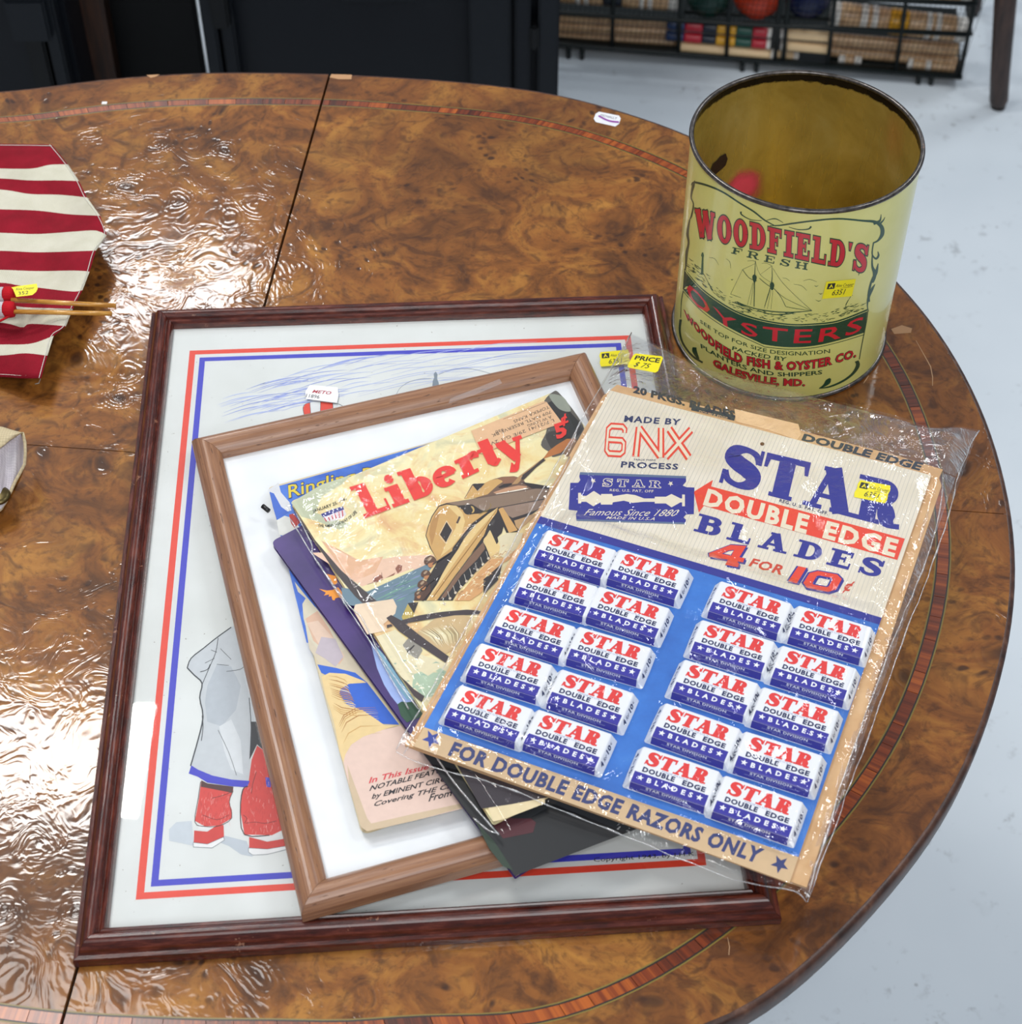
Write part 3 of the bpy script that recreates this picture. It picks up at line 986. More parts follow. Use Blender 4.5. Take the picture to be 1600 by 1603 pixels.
# ================================================================== yellow lot stickers and white tags
def sticker(name, parent, surf, quadpx, outline, lines, m='#f2e41c', logo=True, thick=0.00012, label=None, maxlen=None):
    """outline in unit square; lines = (text, (x0,y0,x1,y1), bold, shear)"""
    s_ = Print(surf, base=thick, step=0.00005, maxlen=maxlen)
    q = quad(*quadpx)
    s_.poly([q(*u) for u in outline], mat(m, 0.45), 0)
    K = mat('#1e2326', .5)
    if logo:
        s_.poly([q(*u) for u in ((.08, .55), (.33, .55), (.33, .88), (.08, .88))], K, 1)
        s_.poly([q(*u) for u in ((.13, .60), (.20, .84), (.24, .72), (.29, .60), (.24, .63), (.21, .72), (.19, .62))], mat(m, 0.45), 2)
        s_.polys([[q(*u) for u in f] for f in ribbon([(.55, .53), (.95, .58)], .02)], K, 1)
    for tx, (x0, y0, x1, y1), b, sh in lines:
        s_.text([[(x0 + (x1 - x0) * u, y0 + (y1 - y0) * v) for u, v in f] for f in sans_text(tx, b, sh)], q, K, 1)
    return s_.build(name, parent, label)


WAVY = [(.04, 0), (.96, .02), (1, .25), (.97, .5), (1, .75), (.96, 1), (.04, .98), (0, .75), (.03, .5), (0, .25)]
LOT = [('Alex Cooper', (.36, .62, .97, .80), 0.0, .3), ('6351', (.30, .16, .74, .46), 0.004, .2)]
sG = flat(GL_Z)
sticker('lot_sticker', lframe, sG, [(938, 551), (985, 547), (987, 571), (939, 574)], WAVY, LOT, label='yellow lot sticker')
MT = [('METO', (.18, .42, .80, .62), 0.03, .3)]
s_ = sticker('price_tag', lframe, sG, [(480, 602), (531, 606), (529, 631), (476, 624)], [(.06, 0), (.97, .0), (1, .5), (.95, .98), (.1, 1), (0, .5)], [('11896', (.04, .12, .44, .36), 0.002, .1)], '#f0f0f2', False, label='small white price tag')
pp = Print(sG, base=0.0002); qq = quad((480, 602), (531, 606), (529, 631), (476, 624))
pp.text([[(.2 + .58 * u, .48 + .2 * v) for u, v in f] for f in sans_text('METO', 0.02, .35)], qq, '#a8283c', 0)
pp.build('tag_lettering', lframe, 'red lettering on the white tag')
lab = sticker('price_tag', None, flat(TAB), [(934, 174), (974, 182), (967, 199), (928, 190)], [(.0, .25), (.12, 0), (.9, 0), (1, .3), (.98, .8), (.88, 1), (.1, 1), (0, .75)],
              [('MCNALLY', (.2, .62, .85, .82), 0, 0)], '#e6e8ee', False, thick=0.0003)
tag(lab, 'small white paper tag with a violet pen mark on the far side of the table', 'tag')
pp = Print(flat(TAB), base=0.0005); pp.line([(937, 181), (948, 187), (958, 190), (969, 191)], 2.6, '#8d3a9a', 0, 4); pp.build('pen_mark', lab, 'violet pen mark')

# ================================================================== SMALL OAK FRAME (rests on the large frame's lower rail)
z_tl, z_tr, z_bl = TAB + .0100, TAB + .0105, TAB + .0185
SP = plane3((300, 692, z_tl), (918, 555, z_tr), (472, 1440, z_bl))
sn = SP.n
sTL, sTR, sBL = SP(300, 692, 0.008) - sn * 0.008, SP(918, 555, 0.008) - sn * 0.008, SP(474, 1444, 0)
ex = (sTR - sTL).normalized(); ey = (sBL - sTL); ey = (ey - ex * ey.dot(ex) * 0.5)
sBL2 = sTL + ey; sBR = sBL + (sTR - sTL)
SF = [sTL, sTR, sBR, sBL]
sc_ = sum(SF, Vector()) / 4
sframe = empty('picture_frame', (sc_.x, sc_.y, TAB + .0095), 'smaller light brown wooden picture frame with a blank white mat lying on the larger frame', 'picture frame')
PR_S = [(0, 0), (0, .0085)] + smooth_prof([(.0004, .0095), (.003, .0135), (.0075, .0158), (.0125, .0152), (.0165, .0125), (.019, .0095)]) + [(.0195, .0085), (.0195, .0035), (.0195, 0)]
moulded_frame(sframe, SF, None, sn, PR_S, OAK)
MATB = paper_material('white_mat_board', '#e9edf0', '#f3f6f8', 30, 0.6)
slab_obj('mat_board', [v + sn * .0030 for v in inset(SF, .0190)], 0.002, MATB, sframe, sn, label='blank white mat board')
slab_obj('backing_board', [v + sn * .0009 for v in inset(SF, .0190)], 0.0008, mat('#6b5a44', 0.8), sframe, sn)
slab_obj('glass_pane', [v + sn * .0045 for v in inset(SF, .0192)], 0.0012, PANE, sframe, sn)

# ================================================================== MAGAZINES
PAGE = paper_material('magazine_pages', '#c9b896', '#ddcfae', 200, 0.7)


def para(TL, TR, BL):
    return [TL, TR, TR + (BL - TL), BL]


def rounded(Q, rs, n=5):
    """quad of world points with rounded corners"""
    out = []
    for k in range(4):
        A = Q[k]; r = rs[k]
        a = (Q[k - 1] - A).normalized(); b = (Q[(k + 1) % 4] - A).normalized()
        if r <= 0: out.append(A); continue
        for i in range(n + 1):
            u = i / n
            out.append(A + a * r * (1 - u) ** 2 + b * r * u ** 2)
    return out


def magazine(label, surf, TL, TR, BL, thick, cover_m, rs=(0, 0, 0, 0), pages=5, origin=None, warp=None):
    Q = para(surf(*TL), surf(*TR), surf(*BL))
    if origin is None: origin = sum(Q, Vector()) / 4 - surf.n * thick
    r = empty('magazine', origin, label, 'magazine')
    n = surf.n
    R_ = rounded(Q, rs)
    r_cover = slab_obj('cover', R_, 0.00035, cover_m, r, n)
    random.seed(int(TL[0]))
    inner = [v for v in rounded(inset(Q, 0.0012), [max(0, q - .001) for q in rs])]
    c = sum(Q, Vector()) / 4
    for k in range(pages):                                       # leaves of the magazine, slightly uneven
        d = 0.0004 + (thick - .0008) * k / pages
        s_ = 1 + random.uniform(-.0018, .0018)
        lv = [c + (v - c) * s_ - n * d for v in inner]
        slab_obj('page', lv, (thick - .0009) / pages * .86, PAGE, r, n)
    slab_obj('back_cover', [v - n * (thick - .0004) for v in R_], 0.00035, cover_m, r, n)
    return r_cover, Q


# circus magazine, lowest
gz = lambda k: k
CIR = plane3((418, 765, TAB + .0230), (860, 640, TAB + .0232), (572, 1300, TAB + .0295))
CBLUE = mat('#2f5fc0', 0.4, 0, .3)
t = NT('blue_printed_cover'); nn = t.noise(t.pos, 40, 4, .6)
CB = t.set(Base_Color=t.ramp(nn.outputs[0], [(.35, '#2458b8'), (.65, '#3f74cf')]), Roughness=.4, Coat_Weight=.3, Coat_Roughness=.15)
circus, CQ = magazine('blue circus magazine with horses and yellow title, lowest in the pile', CIR, (420, 763), (862, 640), (566, 1302), 0.0042, mat('#cdbf9f', .5, 0, .2), (.003, .003, .004, .006), 3)
p = Print(CIR, step=0.00004, base=.0001)
B_ = tr(400, 950, 3.2); A_ = tr(400, 540, 3.2); V_ = tr(400, 720, 5.724)
p.poly([(421.5, 765), (858, 642.5), (900, 800), (560, 1020), (480, 1006)], CB, 0)
CREAM, PINK, WHT = mat('#e2d8bd', .5), mat('#dcb9a4', .5), mat('#d8d6cf', .5)
p.poly(V_([(112, 268), (205, 205), (228, 290), (305, 380), (320, 450), (275, 470), (225, 420)]), mat('#cfd1d6', .5), 1)
p.poly(V_([(125, 285), (165, 300), (230, 420), (300, 470), (190, 535), (155, 420)]), CBLUE, 2)
p.poly(V_([(190, 540), (260, 500), (330, 520), (420, 640), (350, 700), (210, 670)]), mat('#d3d4cf', .5), 3)
p.poly(V_([(300, 490), (340, 480), (400, 560), (350, 610), (320, 570)]), mat('#b5342f', .5), 4)
p.poly(V_([(320, 1060), (380, 1190), (440, 1210), (440, 1330), (400, 1370), (360, 1180)]), CBLUE, 1)
p.poly(V_([(350, 1090), (420, 1180), (560, 1350), (720, 1580), (800, 1700), (640, 1800), (480, 1600), (430, 1420), (420, 1290), (450, 1240), (380, 1180)]), mat('#cdc6b0', .5), 1)
p.poly(V_([(460, 1460), (560, 1440), (700, 1600), (800, 1760), (700, 1820), (560, 1640)]), mat('#d9bda8', .5), 2)
p.text(sans_text('Ringling B', .035, .15, 1.0), ruled(A_([(150, 705), (300, 668), (460, 632), (585, 610)]), A_([(165, 768), (310, 728), (460, 690), (595, 668)])), '#26326b', 4)
p.text(sans_text('Ringling B', .008, .15, 1.0), ruled(A_([(152, 707), (300, 670), (460, 634), (583, 612)]), A_([(167, 766), (312, 726), (460, 688), (593, 666)])), '#d8c23a', 5)
# horse heads, mane and rider in the lower part
p.poly(B_([(235, 0), (300, 0), (400, 120), (520, 290), (560, 380), (460, 340), (330, 300), (270, 210)]), mat('#cbbfa8', .5), 1)
p.poly(B_([(250, 60), (310, 20), (370, 110), (440, 260), (420, 290), (350, 220), (290, 170)]), mat('#d2ad94', .5), 2)
p.poly(B_([(330, 150), (400, 160), (440, 250), (400, 300), (350, 260), (300, 230)]), mat('#b9aeb6', .5), 3)
p.poly(B_([(310, 288), (400, 305), (500, 330), (560, 380), (720, 590), (620, 585), (540, 560), (450, 480), (420, 430), (440, 390), (370, 350), (330, 330)]), mat('#1e5cc4', .4), 3)
GOLD1, GOLD2 = mat('#c69b5c', .5), mat('#e0c58e', .5)
mane = [(330, 350), (370, 330), (450, 335), (540, 370), (555, 380), (470, 385), (425, 410), (420, 440), (450, 490), (540, 520), (600, 560), (650, 595), (720, 592), (640, 615), (540, 650), (480, 690), (450, 740), (440, 780), (420, 720), (400, 610), (380, 530), (350, 440)]
p.poly(B_(mane), GOLD2, 4)
random.seed(2)
for k in range(34):
    u = k / 33
    x0 = 358 + 60 * u + random.uniform(-2, 8); y0 = 345 + 300 * u
    pts = [(x0, y0), (x0 + 40, y0 + 5 + 40 * u), (x0 + 80 + 60 * u, y0 + 20 + 30 * u), (x0 + 95 + 60 * u, y0 + 35 + 10 * u)]
    if u > .55: pts = [(x0 + 25, y0 + 75), (x0 + 50, y0 + 25), (x0 + 110, y0 - 10), (x0 + 210, y0 - 14)]
    p.polys(ribbon([(x, y, w) for (x, y), w in zip(cr(B_(pts), 1), (.3, 1.4, 1.4, .2))]), random.choice([GOLD1, GOLD2, mat('#a8743a', .5)]), 5)
p.poly(B_([(440, 780), (450, 740), (480, 690), (540, 650), (640, 615), (730, 595), (900, 800), (1030, 960), (1040, 1010), (800, 1070), (560, 1125), (530, 1105), (470, 900)]), mat('#dcc0b2', .5), 3)
p.poly(B_([(470, 900), (530, 1105), (560, 1125), (800, 1070), (1040, 1005), (1030, 985), (800, 1035), (580, 1085), (560, 1060), (500, 900), (460, 790)]), mat('#c7b193', .5), 4)
p.text(sans_text('In This Issue', .02, .25), quad(*B_((567, 857), (870, 784), (868, 811), (567, 884))), '#cf3f48', 6)
p.text(sans_text('NOTABLE FEATURES', .02, .2), quad(*B_((576, 897), (1015, 785), (1013, 809), (570, 922))), '#23232a', 6)
p.text(sans_text('by EMINENT CIRCUS MEN', .02, .2), quad(*B_((585, 938), (1125, 808), (1125, 832), (582, 962))), '#23232a', 6)
p.text(sans_text('Covering THE CIRCUS', .02, .2), quad(*B_((598, 976), (1110, 852), (1108, 875), (592, 1000))), '#23232a', 6)
p.text(sans_text('From', .02, .2), quad(*B_((872, 938), (985, 915), (983, 945), (866, 975))), '#23232a', 6)
p.build('cover_print', circus)
tube_obj('binder_clip', [at(411, 792, TAB + .027), at(421, 800, TAB + .026)], 0.0018, mat('#1b1b1e', .4), circus.parent, 8)

# purple magazine, middle
PUR = plane3((424, 848, TAB + .0285), (860, 640, TAB + .0285), (806, 1372, TAB + .0403))
t = NT('purple_printed_cover'); nn = t.noise(t.pos, 22, 4, .6)
PU = t.set(Base_Color=t.ramp(nn.outputs[0], [(.35, '#2f1c5e'), (.65, '#432a74')]), Roughness=.33, Coat_Weight=.35, Coat_Roughness=.12)
purple, PQ = magazine('dark purple magazine with an orange leaf, under the one in the clear sleeve', PUR, (424, 848), (810, 645), (806, 1372), 0.0034, PU, (.005, 0, 0, .001), 3)
p = Print(PUR, step=0.00004, base=.0001)
OR = mat('#e8922a', .4)
p.poly(V_([(570, 1155), (640, 1170), (690, 1165), (740, 1140), (815, 1235), (820, 1248), (745, 1232), (715, 1240), (710, 1258), (690, 1256), (680, 1220), (655, 1225), (660, 1205), (612, 1215), (630, 1190)]), OR, 1)
p.poly(V_([(635, 1020), (720, 1040), (735, 1100), (720, 1115), (690, 1115), (665, 1060)]), OR, 1)
p.build('leaf_print', purple, 'orange leaf on the purple cover')
p = Print(PUR, step=0.00004, base=.0001)
p.poly(tr(560, 900, 7.2727)([(140, 740), (180, 900), (220, 1060), (300, 1250), (380, 1380), (460, 1480), (640, 1500), (560, 1330), (380, 1060), (240, 880)]), mat('#93a9dc', .4), 1)
p.poly(tr(560, 900, 7.2727)([(200, 800), (290, 900), (480, 1180), (640, 1420), (560, 1420), (420, 1240), (280, 1000)]), mat('#86b6cf', .4), 2)
p.poly(tr(560, 900, 7.2727)([(455, 1470), (500, 1440), (560, 1450), (640, 1440), (760, 1600), (560, 1680), (490, 1600)]), mat('#1f4a33', .4), 3)
# dark lower part of the cover
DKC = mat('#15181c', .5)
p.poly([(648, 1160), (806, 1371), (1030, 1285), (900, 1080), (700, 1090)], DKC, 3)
p.poly(B_([(1150, 1040), (1240, 1160), (1390, 1130), (1405, 1080), (1380, 1060), (1300, 1060)]), mat('#4a1d26', .4), 4)
p.poly(B_([(1100, 1070), (1200, 1180), (1290, 1320), (1240, 1300), (1170, 1210)]), mat('#26382b', .4), 4)
p.build('cover_print', purple)

# Liberty magazine in a clear sleeve, top
LIB = plane3((455, 785, TAB + .0335), (872, 612, TAB + .0335), (772, 1287, TAB + .0442))
t = NT('painted_magazine_cover')
n1 = t.noise(t.pos, 26, 5, .62, .8); n2 = t.noise(t.pos, 60, 3, .6, 1.0)
c = t.ramp(n1.outputs[0], [(.32, '#d9ab7c'), (.44, '#e6cf92'), (.56, '#eadfae'), (.68, '#cfcba6')])
c = t.mix(t.math('MULTIPLY', t.n('MapRange', {0: n2.outputs[0], 1: .52, 2: .68}).outputs[0], .45), c, '#d9a877')
LC = t.set(Base_Color=c, Roughness=.42, Coat_Weight=.2, Coat_Roughness=.15)
liberty, LQ = magazine('magazine with a tank on its cover in a clear sleeve, uppermost in the pile', LIB, (455, 785), (870, 612), (772, 1287), 0.0040, LC, (.003, .006, 0, .002), 4)
p = Print(LIB, step=0.00004, base=.0001)
W_ = tr(640, 720, 7.2727); X_ = tr(560, 900, 7.2727)
# grey-green sky patches at the top left and greenish water
p.poly(A_([(178, 790), (330, 700), (480, 650), (430, 700), (330, 760), (300, 840), (420, 880), (480, 900), (420, 925), (300, 880), (230, 860)]), mat('#b9bfa2', .5), 0)
p.poly(A_([(280, 1040), (420, 1130), (560, 1230), (700, 1170), (900, 1090), (890, 1050), (700, 1060), (500, 1100), (360, 1040)]), mat('#e2bfa6', .5), 0)
p.poly(A_([(330, 980), (480, 1190), (600, 1140), (640, 1060), (520, 1080), (430, 1030)]), mat('#dcb08e', .5), 0)
SEA1, SEA2, SEA3 = mat('#66808f', .45), mat('#7f8bb0', .45), mat('#6f9a8c', .45)
p.poly(A_([(430, 1215), (560, 1235), (800, 1125), (900, 1080), (880, 1120), (820, 1200), (790, 1290), (760, 1400), (640, 1330), (520, 1310), (440, 1300)]), SEA1, 1)
random.seed(12)
for k in range(34):
    x = random.uniform(500, 800); y = 1240 + random.uniform(0, 110) - (x - 560) * .3
    w = random.uniform(40, 130)
    p.polys(ribbon([(a, b, c) for (a, b), c in zip(A_([(x, y), (x + w / 2, y - w * .22), (x + w, y - w * .42)]), (.3, random.uniform(1, 3), .3))]), random.choice([SEA2, SEA3, SEA2, mat('#55737c', .45)]), 2)
p.poly(A_([(520, 1215), (790, 1120), (790, 1130), (560, 1235), (500, 1225)]), mat('#e4d8a8', .5), 3)
# wash around the wheels, foam and wave at the bottom
p.poly(X_([(210, 700), (330, 660), (430, 620), (520, 700), (700, 900), (1000, 1000), (1060, 1100), (960, 1350), (800, 1450), (600, 1300), (450, 1100), (300, 860)]), mat('#ddd3b0', .5), 1)
p.poly(X_([(640, 1130), (720, 1100), (800, 1150), (940, 1060), (1060, 1130), (1000, 1350), (760, 1400), (620, 1260)]), mat('#a9bea4', .5), 2)
for k in range(40):
    x = random.uniform(320, 980); y = random.uniform(880, 1330)
    if y - 880 > (x - 250) * 1.2: continue
    w = random.uniform(20, 90)
    p.polys(ribbon([(a, b, c) for (a, b), c in zip(X_([(x, y), (x + w / 2, y - w * random.uniform(-.3, .5)), (x + w, y)]), (.3, random.uniform(1, 3), .3))]),
            random.choice(['#e9e2c4', '#c3cba8', '#8fae9d', '#d8cba6']), 3)
# tank: dark masses first, then lit plates
DK, PL, PLL, BR, BRD = mat('#2a2426', .45), mat('#c9a062', .45), mat('#dcc084', .45), mat('#9a7a5c', .45), mat('#6e5546', .45)
p.poly(W_([(630, 440), (720, 280), (740, 270), (870, 265), (960, 220), (1060, 192), (1200, 185), (1300, 215), (1330, 265), (1400, 270), (1460, 300), (1600, 300), (1600, 470), (1250, 520), (1010, 545), (900, 430)]), BRD, 2)
p.poly(W_([(632, 445), (728, 290), (785, 358), (850, 270), (930, 230), (1010, 215), (1100, 230), (1010, 290), (900, 390), (760, 430)]), PL, 3)
p.poly(W_([(728, 285), (740, 272), (865, 268), (785, 358)]), DK, 4)
p.poly(W_([(1010, 215), (1060, 195), (1200, 190), (1260, 205), (1180, 260), (1080, 270), (1060, 235)]), mat('#8a6047', .45), 4)
p.poly(W_([(1015, 310), (1080, 275), (1170, 265), (1180, 280), (1120, 305), (1040, 320)]), DK, 5)
p.poly(W_([(960, 370), (1100, 320), (1250, 290), (1350, 300), (1330, 325), (1150, 350), (1000, 390)]), mat('#bd8f6e', .45), 4)
p.poly(W_([(985, 385), (1340, 318), (1365, 325), (1250, 350), (1000, 390)]), mat('#e6dccb', .45), 5)
p.poly(W_([(1280, 250), (1420, 270), (1600, 300), (1600, 330), (1400, 325)]), DK, 4)
# gun
p.poly(W_([(1170, 280), (1255, 185), (1500, 0), (1560, -5), (1290, 215), (1240, 270)]), mat('#b08a5e', .45), 6)
p.poly(W_([(1290, 175), (1520, 0), (1560, 0), (1300, 205)]), mat('#3a3230', .45), 7)
p.poly(A_([(1325, 670), (1440, 568), (1450, 570), (1345, 675)]), mat('#3a3230', .45), 7)
# muzzle flash and smoke in the corner
p.poly(A_([(1440, 570), (1470, 530), (1510, 500), (1560, 470), (1600, 470), (1530, 540), (1470, 560)]), mat('#b3703a', .45), 5)
for pts, c_ in (([(1430, 500), (1460, 420), (1440, 300), (1490, 235), (1530, 250), (1640, 400), (1640, 500), (1500, 560), (1480, 540)], '#5a5650'), ([(1460, 300), (1520, 280), (1590, 350), (1640, 420), (1580, 480), (1530, 470), (1500, 380)], '#2b2c2b'),
                ([(1470, 250), (1540, 260), (1580, 330), (1520, 320)], '#8d9386'), ([(1455, 450), (1520, 430), (1560, 480), (1540, 540), (1490, 530)], '#3c3733'), ([(1540, 500), (1600, 470), (1620, 520), (1560, 560)], '#8a6a4c')):
    p.curve(A_(pts), mat(c_, .5), 4 + ['#5a5650', '#2b2c2b', '#8d9386', '#3c3733', '#8a6a4c'].index(c_) % 3, 4)
# hull
p.poly(W_([(190, 860), (215, 760), (260, 640), (340, 520), (430, 490), (560, 470), (900, 415), (1400, 330), (1600, 300), (1600, 520), (1380, 600), (1240, 820), (1110, 830), (1080, 760), (920, 800), (860, 910), (700, 1080), (560, 1250), (330, 1600), (60, 1600), (130, 1500), (330, 1150), (240, 1000)]), DK, 3)
p.poly(W_([(430, 492), (900, 418), (1480, 320), (1600, 300), (1600, 430), (1010, 540), (840, 580), (720, 505), (560, 520)]), mat('#86705e', .45), 4)
p.poly(W_([(1030, 545), (1600, 440), (1600, 560), (1380, 600), (1180, 660), (1110, 620)]), mat('#8e7767', .45), 4)
p.poly(W_([(1185, 665), (1200, 685), (1400, 620), (1480, 560), (1340, 610)]), DK, 5)
p.poly(W_([(1200, 690), (1420, 620), (1480, 600), (1260, 800), (1220, 760)]), mat('#b79468', .45), 4)
p.poly(W_([(198, 860), (222, 765), (268, 645), (345, 532), (430, 508), (540, 520), (600, 560), (700, 620), (800, 610), (900, 590), (720, 720), (600, 870), (500, 1000), (490, 1045), (330, 1150), (250, 1000)]), PL, 4)
p.poly(W_([(430, 512), (540, 522), (610, 600), (640, 700), (600, 850), (500, 985), (360, 1100), (420, 960), (530, 780), (560, 640)]), PLL, 5)
p.poly(W_([(230, 840), (250, 720), (300, 620), (360, 560), (330, 700), (290, 880), (260, 980)]), mat('#b3874f', .45), 5)
p.poly(W_([(430, 705), (490, 800), (485, 830), (425, 940), (355, 850)]), DK, 6)
p.line(W_([(430, 695), (498, 800), (420, 950), (345, 850)]), .7, mat('#e8dcc0', .45), 7, 0, True)
p.curve(W_([(690, 510), (735, 530), (750, 570), (735, 605), (690, 625), (640, 610), (615, 565), (635, 525)]), DK, 6, 4)
p.poly(W_([(735, 520), (800, 555), (845, 580), (790, 600), (740, 600)]), DK, 6)
p.curve(W_([(705, 525), (735, 535), (748, 570), (735, 600), (715, 602), (730, 570)]), mat('#c2a35f', .45), 7, 4)
p.poly(W_([(570, 640), (592, 650), (560, 725), (538, 718)]), mat('#4b3a38', .45), 6)
p.line(W_([(925, 495), (935, 520), (910, 560), (860, 590), (800, 620)]), 1.2, mat('#8a713a', .45), 6, 3)
# track guard sweep
p.poly(W_([(1015, 540), (1000, 600), (900, 740), (860, 850), (700, 1080), (500, 1350), (320, 1600), (200, 1600), (330, 1400), (420, 1220), (560, 1020), (640, 880), (760, 740), (900, 620)]), PL, 6)
p.poly(W_([(1010, 545), (960, 620), (800, 800), (640, 1000), (500, 1200), (330, 1440), (220, 1600), (200, 1600), (330, 1400), (420, 1220), (560, 1020), (640, 880), (760, 740), (900, 620)]), PLL, 7)
p.polys(ribbon([(x, y, w) for (x, y), w in zip(W_([(1010, 540), (860, 630), (740, 740), (620, 890), (510, 1030), (430, 1180), (330, 1350), (150, 1600)]), (.8, 1.5, 2.4, 3.4, 4, 4.5, 5, 5))]), DK, 8)
p.polys(ribbon([(x, y, w) for (x, y), w in zip(W_([(1000, 560), (870, 760), (660, 1040), (480, 1280), (280, 1560)]), (.5, 1.0, 1.2, 1.4, 1.4))]), mat('#8a6531', .45), 8)
p.poly(W_([(850, 905), (940, 800), (1000, 940), (1060, 1020), (940, 1100), (880, 1000)]), PLL, 5)
p.poly(W_([(925, 795), (1080, 755), (1060, 830), (1010, 880), (1020, 930), (1000, 960)]), DK, 6)
p.poly(W_([(1020, 560), (1070, 540), (1240, 800), (1140, 830)]), mat('#c99d5f', .45), 6)
p.poly(W_([(840, 920), (880, 990), (930, 1120), (760, 1280), (560, 1500), (500, 1600), (330, 1600), (520, 1330), (700, 1090)]), mat('#1e1c20', .45), 7)
p.poly(W_([(850, 930), (870, 1010), (780, 1130), (600, 1310), (420, 1560), (350, 1590), (520, 1340), (700, 1100)]), mat('#7a5c48', .45), 8)
for k in range(9):
    u = k / 8
    x = 905 - u * 500; y = 1050 + u * 520
    p.line(W_([(x - 25, y - 10), (x - 5, y + 60)]), 0.9, '#b9b3a8', 9); p.curve(W_([(x - 15, y + 70), (x + 5, y + 55), (x + 18, y + 72), (x, y + 88)]), '#cdbfa8', 9, 3)
p.poly(W_([(940, 1130), (1060, 1120), (1180, 1000), (1240, 820), (1320, 850), (1200, 1100), (1030, 1200), (900, 1330), (860, 1400), (840, 1500), (700, 1600), (520, 1600), (640, 1460), (780, 1290)]), mat('#cf9d68', .45), 8)
p.poly(W_([(1030, 880), (1120, 830), (1300, 830), (1260, 980), (1100, 1120), (1020, 1090), (1040, 990)]), mat('#d8cdac', .45), 9)
for k in range(60):
    u = random.random(); x = 1200 - u * 600 + random.uniform(-60, 60); y = 900 + u * 680 + random.uniform(-50, 50)
    w = random.uniform(20, 80)
    p.polys(ribbon([(a, b, c) for (a, b), c in zip(W_([(x, y), (x + w / 2, y - w * .5), (x + w, y - w * .4)]), (.3, random.uniform(.8, 2.4), .3))]), random.choice(['#e8dab4', '#e3d2a8', '#b98b5c', '#d9b98a']), 10)
p.poly(W_([(1050, 1180), (1060, 1200), (900, 1350), (850, 1510), (870, 1515), (1020, 1360), (1000, 1300)]), DK, 10)
p.poly(W_([(850, 1360), (1060, 1180), (1040, 1300), (880, 1510), (850, 1500)]), DK, 9)
# wheel skirt and splash in the lower window
p.poly(X_([(500, 480), (570, 330), (640, 430), (630, 510), (520, 520)]), mat('#b9a352', .45), 5)
p.poly(X_([(570, 320), (690, 310), (640, 440)]), DK, 6)
p.poly(X_([(680, 650), (900, 480), (1100, 430), (1300, 480), (1200, 700), (1100, 840), (1000, 900), (860, 800), (740, 720)]), mat('#c8ad80', .45), 8)
for k in range(26):
    u = k / 25
    p.polys(ribbon([(a, b, c) for (a, b), c in zip(X_([(700 + 360 * u, 640 - 90 * u), (820 + 330 * u, 700 - 30 * u), (900 + 250 * u, 800 - 20 * u)]), (.3, random.uniform(.8, 2.6), .3))]), random.choice(['#e6dcb8', '#8a7b5c', '#b39f74', '#d8cba0']), 9)
p.poly(X_([(510, 800), (600, 690), (700, 770), (740, 860), (680, 960), (580, 900)]), mat('#8e8a80', .45), 4)
p.poly(X_([(560, 870), (640, 795), (650, 805), (570, 895)]), DK, 5)
# timber stakes and barbed post
STK = mat('#3c3236', .45)
p.poly(X_([(325, 490), (380, 455), (500, 520), (700, 680), (860, 800), (1040, 930), (1000, 1000), (820, 880), (640, 760), (470, 640), (400, 565)]), STK, 11)
p.poly(X_([(500, 515), (700, 460), (960, 420), (1240, 395), (1400, 405), (1400, 450), (1100, 460), (850, 500), (520, 555)]), STK, 10)
p.poly(X_([(330, 570), (380, 560), (400, 580), (335, 605)]), STK, 10)
p.poly(A_([(180, 800), (212, 850), (300, 980), (430, 1130), (610, 1285), (550, 1305), (500, 1260), (400, 1140), (280, 960), (200, 850)]), mat('#40383a', .45), 4)
p.poly(X_([(480, 1150), (560, 1220), (640, 1300), (760, 1380), (730, 1450), (640, 1380), (560, 1260)]), STK, 11)
p.poly(A_([(500, 1300), (690, 1272), (708, 1310), (700, 1345), (640, 1400), (660, 1430), (560, 1450), (490, 1330)]), mat('#e3cdb2', .5), 5)
# soldiers
HEL, SKN = mat('#5a3d2c', .45), mat('#b57a4e', .45)
for (cx, cy, r) in ((245, 1150, 70), (195, 1300, 55), (160, 1420, 60), (110, 1530, 45)):
    p.curve(W_([(cx - r, cy + r * .35), (cx - r * .9, cy - r * .4), (cx - r * .2, cy - r * .9), (cx + r * .7, cy - r * .6), (cx + r, cy + r * .1), (cx + r * .2, cy + r * .3), (cx - r * .5, cy + r * .6)]), HEL, 12, 4)
    p.curve(W_([(cx - r * .5, cy - r * .2), (cx, cy - r * .7), (cx + r * .3, cy - r * .5), (cx - r * .2, cy)]), mat('#a88f74', .45), 13, 4)
    p.curve(W_([(cx - r * .4, cy + r * .55), (cx + r * .1, cy + r * .3), (cx + r * .6, cy + r * .3), (cx + r * .3, cy + r), (cx - r * .2, cy + r)]), SKN, 12, 4)
p.poly(W_([(60, 1600), (70, 1540), (130, 1500), (200, 1480), (240, 1400), (250, 1500), (160, 1600)]), mat('#4e3226', .45), 11)
for a_, b_ in (((490, 1045), (270, 1190)), ((380, 1285), (130, 1480))): p.line(W_([a_, b_]), 1.8, DK, 13)
# distant ships
for pts in ([(585, 1185), (600, 1165), (625, 1150), (640, 1165), (610, 1190)], [(640, 1175), (700, 1140), (690, 1160), (655, 1185)], [(700, 1120), (715, 1100), (735, 1105), (732, 1130), (712, 1145)]):
    p.poly(A_(pts), mat('#8f5a48', .5), 3)
for a_, b_ in (((600, 1160), (605, 1200)), ((590, 1165), (618, 1170)), ((632, 1140), (634, 1170)), ((560, 1200), (640, 1175))): p.line(A_([a_, b_]), .7, '#6e3f36', 4)
